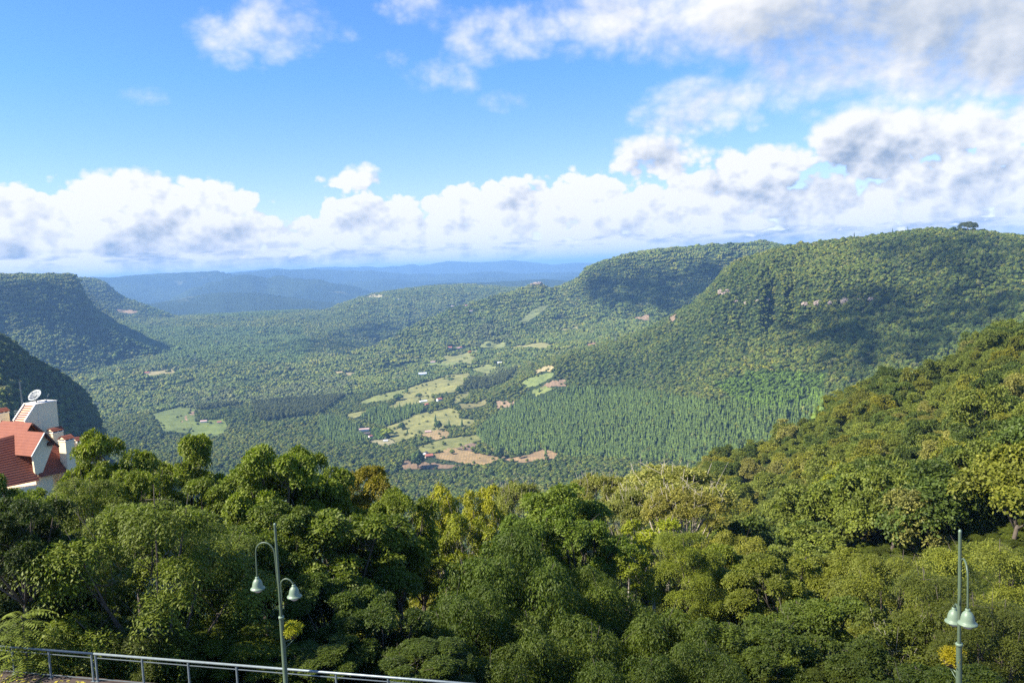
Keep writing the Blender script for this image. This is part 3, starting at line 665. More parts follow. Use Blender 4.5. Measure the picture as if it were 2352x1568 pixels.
def scatter(name, pts, scl, idx, tint, label=None):
    """a mass of plants nobody could count: points that carry one shape each"""
    n = len(pts)
    me = bpy.data.meshes.new(name); me.vertices.add(n); me.vertices.foreach_set('co', np.asarray(pts, np.float32).ravel())
    a = me.attributes.new('scl', 'FLOAT_VECTOR', 'POINT'); a.data.foreach_set('vector', np.asarray(scl, np.float32).ravel())
    rot = np.zeros((n, 3), np.float32); rot[:, 2] = rng.uniform(0, 6.283, n)
    a = me.attributes.new('rot', 'FLOAT_VECTOR', 'POINT'); a.data.foreach_set('vector', rot.ravel())
    a = me.attributes.new('idx', 'INT', 'POINT'); a.data.foreach_set('value', np.asarray(idx, np.int32))
    a = me.attributes.new('tint', 'FLOAT_COLOR', 'POINT'); a.data.foreach_set('color', np.concatenate([tint, np.ones((n, 1))], 1).astype(np.float32).ravel())
    o = link(name, me, kind='stuff')
    if label: o['label'] = label
    g = bpy.data.node_groups.new(name, 'GeometryNodeTree')
    g.interface.new_socket('Geometry', in_out='INPUT', socket_type='NodeSocketGeometry'); g.interface.new_socket('Geometry', in_out='OUTPUT', socket_type='NodeSocketGeometry')
    N = g.nodes; gi, go = N.new('NodeGroupInput'), N.new('NodeGroupOutput')
    ip = N.new('GeometryNodeInstanceOnPoints'); ci = N.new('GeometryNodeCollectionInfo')
    ci.inputs['Collection'].default_value = PROTO; ci.inputs['Separate Children'].default_value = True; ci.inputs['Reset Children'].default_value = True
    def na(nm, ty):
        x = N.new('GeometryNodeInputNamedAttribute'); x.data_type = ty; x.inputs['Name'].default_value = nm; return x.outputs['Attribute']
    g.links.new(gi.outputs[0], ip.inputs['Points']); g.links.new(ci.outputs[0], ip.inputs['Instance'])
    ip.inputs['Pick Instance'].default_value = True
    g.links.new(na('idx', 'INT'), ip.inputs['Instance Index']); g.links.new(na('rot', 'FLOAT_VECTOR'), ip.inputs['Rotation']); g.links.new(na('scl', 'FLOAT_VECTOR'), ip.inputs['Scale'])
    g.links.new(ip.outputs[0], go.inputs[0])
    md = o.modifiers.new('scatter', 'NODES'); md.node_group = g
    return o

# ------------------------------------------------------------------ fields, clearings
def z4(pts): return [((1200 + x / 2.352) * .6125, (1300 + y / 2.352) * .6125) for x, y in pts]
PASTURE, CROP, SOIL, GREEN, TAN = (0.225, 0.232, 0.085), (0.31, 0.235, 0.12), (0.22, 0.155, 0.10), (0.15, 0.195, 0.07), (0.36, 0.31, 0.16)
FIELDS = [
 ('pasture', PASTURE, z4([(620, 715), (860, 620), (1000, 585), (1120, 560), (1190, 580), (1200, 640), (1330, 660), (1290, 700), (1120, 690), (1060, 730), (940, 735), (800, 790), (700, 825), (650, 770)])),
 ('crop_field', CROP, z4([(905, 775), (980, 740), (1090, 738), (1190, 790), (1060, 812), (1020, 822)])),
 ('pasture', (0.19, 0.205, 0.07), z4([(890, 880), (1060, 830), (1340, 790), (1400, 820), (1200, 890), (1000, 935), (900, 920)])),
 ('ploughed_field', (0.24, 0.17, 0.12), z4([(1190, 890), (1370, 835), (1380, 900), (1330, 922)])),
 ('crop_field', (0.31, 0.225, 0.11), z4([(1010, 950), (1150, 897), (1350, 930), (1560, 975), (1560, 1010), (1400, 1045), (1200, 1015), (1050, 985)])),
 ('crop_field', (0.28, 0.20, 0.11), z4([(1600, 965), (1690, 985), (1820, 960), (1960, 910), (2090, 945), (2040, 990), (1800, 1020), (1620, 995)])),
 ('ploughed_field', SOIL, z4([(725, 1010), (820, 1000), (960, 1022), (1100, 1040), (1250, 1050), (1200, 1070), (1000, 1082), (900, 1078), (730, 1088)])),
 ('pasture', PASTURE, z4([(640, 520), (760, 440), (800, 370), (950, 320), (1100, 270), (1230, 255), (1290, 235), (1240, 330), (1220, 370), (1190, 400), (1000, 420), (1000, 470), (850, 495), (700, 525)])),
 ('pasture', (0.19, 0.22, 0.07), z4([(340, 505), (480, 440), (600, 410), (740, 380), (720, 425), (590, 475), (460, 490)])),
 ('pasture', (0.19, 0.20, 0.075), z4([(1190, 440), (1310, 400), (1320, 430), (1250, 475), (1190, 500)])),
 ('pasture', (0.20, 0.19, 0.08), z4([(1250, 512), (1460, 470), (1450, 512), (1270, 550)])),
 ('ploughed_field', (0.27, 0.20, 0.13), z4([(1560, 478), (1710, 485), (1700, 532), (1560, 542)])),
 ('meadow', GREEN, z4([(1790, 315), (1900, 262), (2060, 250), (1930, 330), (1830, 362)])),
 ('ploughed_field', (0.25, 0.18, 0.12), z4([(2000, 330), (2160, 300), (2180, 345), (2060, 352), (1940, 372)])),
 ('pasture', PASTURE, z4([(240, 600), (420, 565), (350, 610), (290, 632)])),
 ('crop_field', TAN, z4([(110, 215), (210, 222), (320, 235), (260, 257), (150, 242)])),
 ('pasture', (0.22, 0.235, 0.09), z4([(1090, 85), (1290, 60), (1335, 120), (1180, 135), (1110, 108)])),
 ('crop_field', TAN, z4([(1850, 205), (2060, 172), (2030, 222), (1890, 235)])),
 ('farmyard', (0.26, 0.25, 0.14), z4([(430, 832), (620, 815), (660, 850), (560, 880), (470, 852)])),
 ('meadow', (0.16, 0.21, 0.07), z4([(930, 150), (1180, 140), (1190, 155), (960, 165)])),
 ('crop_field', (0.40, 0.36, 0.20), [(834, 684), (858, 676), (886, 678), (868, 686)]),
 ('ploughed_field', (0.23, 0.17, 0.11), [(1455, 731), (1490, 723), (1555, 726), (1550, 735), (1490, 737)]),
 ('clearing', (0.33, 0.24, 0.15), [(262, 709), (298, 712), (322, 717), (300, 721), (275, 717)]),
 ('crop_field', (0.36, 0.32, 0.16), [(333, 856), (395, 848), (402, 856), (345, 863)]),
 ('meadow', (0.13, 0.17, 0.055), [(358, 952), (400, 938), (445, 940), (440, 970), (425, 990), (380, 985)]),
 ('meadow', (0.15, 0.20, 0.06), [(445, 972), (505, 965), (520, 985), (490, 1003), (440, 1003)]),
 ('pasture', (0.24, 0.24, 0.10), [(1180, 797), (1230, 789), (1282, 790), (1250, 801)]),
 ('ploughed_field', (0.32, 0.20, 0.13), [(1345, 792), (1372, 784), (1368, 795)]),
 ('pasture', (0.21, 0.23, 0.09), [(1015, 835), (1045, 818), (1088, 806), (1078, 835)]),
 ('meadow', (0.15, 0.18, 0.075), [(1195, 735), (1225, 712), (1265, 700), (1215, 738)]),
 ('meadow', (0.19, 0.22, 0.085), [(1104, 799), (1115, 786), (1160, 785), (1156, 798)]),
 ('meadow', (0.22, 0.22, 0.10), [(1288, 756), (1330, 749), (1328, 755), (1295, 760)]),
 ('pasture', (0.20, 0.23, 0.085), [(1090, 850), (1120, 838), (1150, 846), (1118, 858)]),
 ('meadow', (0.17, 0.21, 0.07), [(1225, 900), (1255, 888), (1275, 893), (1240, 906)]),
 ('track', (0.33, 0.22, 0.15), [(418, 972), (446, 945), (452, 947), (424, 976)]),
]
def field_mat(i, kind, c):
    m = bpy.data.materials.new(kind); m.use_nodes = True
    b = NB(m.node_tree); bs = m.node_tree.nodes['Principled BSDF']; P = b.n('ShaderNodeTexCoord').outputs['Object']
    n1 = b.noise(P, 1 / 28., 6, .65); n2 = b.noise(P, 1 / 5., 4, .6)
    d = tuple(x * .62 for x in c); l = (min(c[0] * 1.18, 1), c[1] * 1.08, c[2] * .95)
    k = b.mix(b.mr(n1, .36, .64, 0, 1), rgba(l), rgba(d)); k = b.mix(b.mr(n2, .52, .7, 0, .6), k, rgba(tuple(x * .5 for x in c)))
    if kind in ('crop_field', 'ploughed_field'):
        wv = b.n('ShaderNodeTexWave'); b.put(wv.inputs['Vector'], P); wv.inputs['Scale'].default_value = .05 if kind == 'crop_field' else .035
        wv.inputs['Distortion'].default_value = 2.5; wv.inputs['Detail Scale'].default_value = .05; k = b.mix(b.mr(wv.outputs['Fac'], .3, .8, 0, .4), k, rgba(tuple(x * .6 for x in c)))
    b.put(bs.inputs['Base Color'], k); bs.inputs['Roughness'].default_value = .95; bs.inputs['Specular IOR Level'].default_value = .1
    return m
def in_poly(x, y, poly):
    x = np.asarray(x); y = np.asarray(y); c = np.zeros(x.shape, bool); n = len(poly)
    for i in range(n):
        x0, y0 = poly[i][:2]; x1, y1 = poly[(i + 1) % n][:2]
        if y0 == y1: continue
        c ^= ((y0 > y) != (y1 > y)) & (x < (x1 - x0) * (y - y0) / (y1 - y0) + x0)
    return c
FIELD_XY = []
for fi, (kind, colr, poly) in enumerate(FIELDS):
    w = [hit(x, y) for x, y in poly]
    w = [q for q in w if q is not None]
    if len(w) < 3: continue
    W = np.array(w)
    if kind in ('pasture', 'meadow', 'crop_field'): W[:, :2] = W[:, :2].mean(0) + (W[:, :2] - W[:, :2].mean(0)) * (1.14 if kind != 'crop_field' else 1.06)
    r_ = np.hypot(W[:, 0], W[:, 1])
    W = W[r_ < np.median(r_) * 1.5]                        # a corner that slipped over a crest
    if len(W) < 3: continue
    # uneven edges: subdivide the outline and jitter it
    E_ = []
    for i in range(len(W)):
        a_, b_ = W[i], W[(i + 1) % len(W)]
        for t in np.arange(0, 1, .125): E_.append((a_ + (b_ - a_) * t)[:2] + rng.normal(size=2) * np.linalg.norm(b_ - a_)**.5 * .34)
    FIELD_XY.append(np.array(E_))
    bm = bmesh.new(); vs_ = [bm.verts.new((p[0], p[1], 0)) for p in E_]
    bm.faces.new(vs_); bmesh.ops.triangulate(bm, faces=bm.faces[:])
    for _ in range(4):
        ed = [e for e in bm.edges if e.calc_length() > 14]
        if ed: bmesh.ops.subdivide_edges(bm, edges=ed, cuts=1)
    bmesh.ops.triangulate(bm, faces=bm.faces[:])
    XY = np.array([v.co[:2] for v in bm.verts]); zz = ground(XY[:, 0], XY[:, 1]) + 0.9
    for v, z in zip(bm.verts, zz): v.co.z = z
    bm.normal_update()
    if sum(f.normal.z for f in bm.faces) < 0: bmesh.ops.reverse_faces(bm, faces=bm.faces[:])
    me = bpy.data.meshes.new(kind); bm.to_mesh(me); bm.free(); me.materials.append(field_mat(fi, kind, colr))
    link(kind, me, kind='structure')
def in_fields(x, y):
    m = np.zeros(len(x), bool)
    for poly in FIELD_XY:
        lo, hi = poly.min(0), poly.max(0)
        s = (x > lo[0]) & (x < hi[0]) & (y > lo[1]) & (y < hi[1])
        if s.any(): m[s] |= in_poly(x[s], y[s], poly)
    return m

HOUSES = [((390, 742), 26, 9, 5, .15, 'pink', 'white', 'long pale roofed farmhouse beside the dark pine stand'), ((415, 772), 14, 7, 3.2, .2, 'dark', 'brick', 'dark roofed shed between the long farmhouse and the orange one'),
          ((445, 797), 9, 7, 3.5, .7, 'red', 'white', 'small orange red house below the long farmhouse'), ((580, 836), 10, 7, 3, .1, 'white', 'white', 'lone white roofed shed in the farmyard'),
          ((953, 757), 15, 9, 3.2, .15, 'pink', 'brick', 'pink roofed barn at the corner of the tan field'), ((963, 972), 16, 11, 4, .25, 'red', 'brick', 'red roofed farmhouse at the left tip of the large tan field'),
          ((905, 993), 13, 8, 3, .2, 'tan', 'cream', 'low tan roofed shed beside the red roofed farmhouse'), ((930, 948), 10, 9, 4, 1.2, 'dark', 'white', 'dark roofed house just above the red roofed farmhouse'),
          ((912, 490), 22, 9, 4, .5, 'white', 'white', 'long white roofed house on the upper pasture'), ((940, 514), 9, 8, 3, .5, 'red', 'brick', 'small reddish shed below the long white roofed house'),
          ((1052, 476), 14, 11, 5, .6, 'red', 'white', 'red roofed white house under the trees of the upper pasture'), ((906, 246), 28, 14, 4, .05, 'blue', 'white', 'blue white roofed hall in the woods of the mid valley'),
          ((996, 143), 18, 10, 4, .1, 'pink', 'white', 'small pinkish house below the far farmland'), ((1592, 148), 22, 10, 4, 0, 'white', 'white', 'lone white roofed shed among trees right of the far farmland'),
          ((1145, 20), 18, 12, 6, .1, 'red', 'white', 'white house at the top of the far farmland'), ((1214, 22), 20, 10, 4, .1, 'pink', 'brick', 'low reddish house right of the white house on the far farmland')]
HOUSES2 = [(468, 970, 17, 'pink', 'pink roofed house in the clearing at left'), (504, 972, 11, 'red', 'small red roofed house at the edge of the clearing at left'), (338, 858, 16, 'red', 'reddish house at the left end of the tan field'),
           (914, 689, 15, 'white', 'white house on the flank of the central ridge'), (1060, 800, 16, 'red', 'red roofed house right of the far pinkish cluster'), (1040, 704, 20, 'pink', 'pale house on the bench under the rocky knob'), (1072, 703, 16, 'red', 'reddish house on the bench under the rocky knob'), (1082, 716, 14, 'tan', 'tan roofed house at the bench field')]
HOUSE_XY = []
for (zx, zy), w, *_ in HOUSES:
    q = hit(*z4([(zx, zy)])[0], 700)
    if q is not None: HOUSE_XY.append((q[0], q[1], w * .5 + 7))
for x, y, w, *_ in HOUSES2:
    q = hit(x, y, 700)
    if q is not None: HOUSE_XY.append((q[0], q[1], w * .5 + 8))

# ------------------------------------------------------------------ woodland
def clear(X, Y, r):
    m = np.zeros(len(X), bool)
    for d in (0, 14, 28, 40): m |= in_fields(X * (r + d) / r, Y * (r + d) / r)
    m &= ~((rng.random(len(X)) < .10) & ~in_fields(X, Y)); m &= ~(rng.random(len(X)) < .018)
    for q in HOUSE_XY:
        for d in (0, 12, 24, 36): m |= np.hypot(X * (r + d) / r - q[0], Y * (r + d) / r - q[1]) < q[2]
    return m
def band(r0, r1, sp, a0=-38, a1=38, jit=.42):
    """jittered points, sp metres apart, over a ring sector in front of the camera"""
    n = int(1.30 * r1 * r1 * 1.02 / (sp * sp))            # stratified in strips, so that no rows show
    Y = (np.arange(n) + rng.random(n)) / n * r1 * 1.0; X = rng.uniform(-r1 * .68, r1 * .68, n)
    ang = rng.random(n) * 6.283; X = X + np.cos(ang) * sp * .4; Y = Y + np.sin(ang) * sp * .4
    r = np.hypot(X, Y); a = np.degrees(np.arctan2(X, Y)); k = (r >= r0) & (r < r1) & (a > a0) & (a < a1)
    return X[k], Y[k]
def picked(polys, px, py):
    m = np.zeros(len(px), bool)
    for p in polys: m |= in_poly(px, py, p)
    return m
PINES = [[(1085, 1000), (1130, 960), (1230, 895), (1420, 890), (1660, 925), (1895, 900), (1890, 985), (1790, 1015), (1620, 1060), (1380, 1050), (1150, 1040)],
         z4([(350, 600), (500, 540), (700, 500), (900, 515), (920, 570), (800, 640), (640, 700), (500, 690)]), z4([(0, 620), (200, 640), (330, 700), (440, 720), (430, 830), (150, 860), (0, 790)]),
         [(240, 742), (420, 752), (690, 752), (720, 790), (690, 835), (480, 828), (250, 805)], [(330, 700), (480, 690), (700, 712), (600, 730), (340, 722)]]
GUMS = [z4([(1230, 300), (1400, 215), (1600, 190), (1790, 150), (1640, 320), (1450, 380), (1260, 385)]), [(560, 900), (760, 870), (800, 905), (740, 950), (600, 970)], [(1060, 760), (1130, 740), (1190, 780), (1080, 800)], [(400, 905), (540, 890), (560, 930), (420, 950)],
        z4([(0, 260), (230, 250), (300, 330), (60, 390), (0, 380)])]
LIME = [[(1640, 880), (1760, 850), (1900, 858), (1890, 930), (1720, 940)], [(840, 985), (880, 985), (885, 1010), (850, 1010)]]
def tints(X, Y, n, seed=0):
    """colour of natural woodland: broad drifts, and each tree its own"""
    d = fbm(X / 260, Y / 260, 31 + seed, 3) * 2.2; e = fbm(X / 60, Y / 60, 37 + seed, 2) * 1.6
    base = np.array([1.0, 1.0, 1.0]) + np.stack([d * .30 + e * .14, d * .20 + e * .10, d * .06], 1)
    g = rng.random(n)
    warm = np.array([1.25, 1.08, .9]); dark = np.array([.58, .68, .78]); gold = np.array([1.5, 1.22, .7]); grey = np.array([1.4, 1.14, 1.8])
    t = base * rng.normal(1, .10, (n, 1))
    t[g < .18] *= warm; t[(g >= .18) & (g < .40)] *= dark; t[(g >= .40) & (g < .43)] *= gold; t[(g >= .43) & (g < .50)] *= grey
    return np.clip(t, .15, 3)
def wood(name, r0, r1, sp, ids, sz, cull, label=None):
    X, Y = band(r0, r1, sp); Zg = ground(X, Y)
    r = np.hypot(X, Y)
    k = visible(X, Y, Zg + cull) & ~clear(X, Y, r)
    X, Y, Zg, r = X[k], Y[k], Zg[k], r[k]
    Q = np.stack([X, Y, Zg + 3], 1); px, py = proj(Q)
    k = (px > -260) & (px < 2620)
    X, Y, Zg, r, px, py = X[k], Y[k], Zg[k], r[k], px[k], py[k]
    n = len(X); idx = rng.integers(ids[0], ids[1] + 1, n); s = rng.normal(1, .24, n).clip(.5, 1.7) * sz; s[(rng.random(n) < .04) & (r > 700)] *= 1.4
    scl = np.stack([s * rng.uniform(.9, 1.15, n), s * rng.uniform(.9, 1.15, n), s * rng.uniform(.8, 1.25, n)], 1)
    t = tints(X, Y, n)
    pine, gm, lm = picked(PINES, px, py) & (rng.random(n) > .16), picked(GUMS, px, py) & (rng.random(n) > .3), picked(LIME, px, py)
    if ids[0] < 11:
        idx[pine] = rng.integers(8, 11, pine.sum()); scl[pine] = rng.uniform(.6, 1.15, (pine.sum(), 1)) * np.array([1.25, 1.25, .82])
        idx[gm] = 16; scl[gm] = rng.uniform(.8, 1.2, (gm.sum(), 1)) * np.array([1.0, 1.0, 1.0])
    t[pine] = np.array([.82, .95, 1.10]) * rng.normal(1, .10, (pine.sum(), 1))
    t[gm] = np.array([.95, .85, 1.35]) * rng.normal(1, .14, (gm.sum(), 1))
    t[lm] = np.array([.86, 1.06, .85]) * rng.normal(1, .18, (lm.sum(), 1))
    print(name, n)
    return X, Y, Zg, scl, idx, t
def emit(name, data, label):
    X, Y, Zg, scl, idx, t = data
    scatter(name, np.stack([X, Y, Zg - .4], 1), scl, idx, t, label)
emit('valley_woodland', wood('valley', 620, 2700, 5.5, (4, 7), .71, 11), 'mixed woodland and plantations over the valley floor and the nearer hillsides')
emit('hill_woodland', wood('hills', 2700, 8200, 13.5, (11, 13), 1.0, 14), 'distant woodland over the far side of the valley and the flat topped hills')

# ------------------------------------------------------------------ trees of the near slope: the largest singly, the rest as a mass
NEAR = wood('slope', 92, 640, 6.4, (0, 3), .78, 12)
_q = proj(np.stack([NEAR[0], NEAR[1], NEAR[2] + 8], 1))
_k = (np.hypot(NEAR[0], NEAR[1]) > 112) | ((_q[0] > 1680) & (_q[1] < 1290))
NEAR = tuple(a[_k] for a in NEAR)
NEAR = NEAR[:5] + (NEAR[5] * np.array([1.12, 1.12, 1.25]),)
def tree(kind, variant, base, sxy, sz, rot, tint, label, group, name, cat='tree', lean=0.0):
    cm, tm, R, H = KIND[kind][variant % len(KIND[kind])]
    o = bpy.data.objects.new(name, None); COL.objects.link(o)
    o.location = base; o.scale = (sxy, sxy, sz); o.rotation_euler = (lean, 0, rot)
    o.empty_display_size = .5
    o['label'] = label; o['category'] = cat
    if group: o['group'] = group
    for nm, me in (('crown', cm), ('trunk', tm)):
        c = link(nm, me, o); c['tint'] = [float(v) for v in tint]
    return o
def slope_forest():
    X, Y, Zg, scl, idx, t = NEAR
    r = np.hypot(X, Y); Q = np.stack([X, Y, Zg + 8], 1); px, py = proj(Q)
    bare = (rng.random(len(X)) < .03) & (r > 170)
    ok = (px > 1380) & (px < 2345) & (py > 600) & (py < 1300) & visible(X, Y, Zg + 9)
    order = np.argsort(np.where(ok, r, 1e9))[:225]
    single = np.zeros(len(X), bool); single[order] = True; single &= ok
    grp = {'yellow': 'yellow green trees of the near slope', 'dark': 'dark green trees of the near slope', 'brown': 'brownish trees of the near slope', 'green': 'mid green trees of the near slope'}
    for i in np.nonzero(single)[0]:
        c = t[i] / np.mean(t[i]); hue = 'brown' if (bare[i] or (c[2] > 1.32 and r[i] > 170)) else 'dark' if np.mean(t[i]) < .84 else 'yellow' if c[0] > 1.13 else 'green'
        tint = np.array([1.35, 1.0, 1.3]) if hue == 'brown' else t[i]
        size = 'large ' if scl[i][0] > .95 else 'small ' if scl[i][0] < .66 else ''
        high = 'along the rim of' if py[i] < 955 else 'halfway down' if py[i] < 1070 else 'low on'
        side = 'at its valley end' if px[i] < 1760 else 'towards the picture edge' if px[i] > 2120 else 'in its middle stretch'
        look = {'yellow': 'yellow green rounded tree', 'dark': 'dark green rounded tree', 'brown': 'thin brownish tree with pale limbs', 'green': 'mid green rounded tree'}[hue]
        lab = size + look + ' ' + high + ' the near slope, ' + side
        grp = {hue: size + hue + ' trees ' + high + ' the near slope, ' + side}
        tree('bare_forest' if hue == 'brown' else 'forest', idx[i], (X[i], Y[i], Zg[i] - .3), scl[i][0], scl[i][2], rng.uniform(0, 6.28), tint, lab, grp[hue], 'slope_tree')
    k = ~single
    emit('slope_woodland', tuple(a[k] for a in NEAR), 'the remaining wood that covers the near slope between its larger trees')
slope_forest()
def shrubs():
    X, Y = band(36, 135, 2.6); Zg = ground(X, Y); r = np.hypot(X, Y)
    side = (np.stack([X, Y], 1) - RAIL_A[:2]) @ rnor[:2]
    k = side > 2.0; X, Y, Zg = X[k], Y[k], Zg[k]; n = len(X)
    s = rng.uniform(.22, .42, n)
    t = rng.uniform(.5, .95, (n, 1)) * np.array([.95, 1.0, .9])
    scl = np.stack([s, s, s * .75], 1)
    scatter('undergrowth', np.stack([X, Y, Zg - 6.0 * s], 1), scl, rng.integers(14, 16, n), t, 'shrubs and saplings covering the steep bank below the trees')
shrubs()
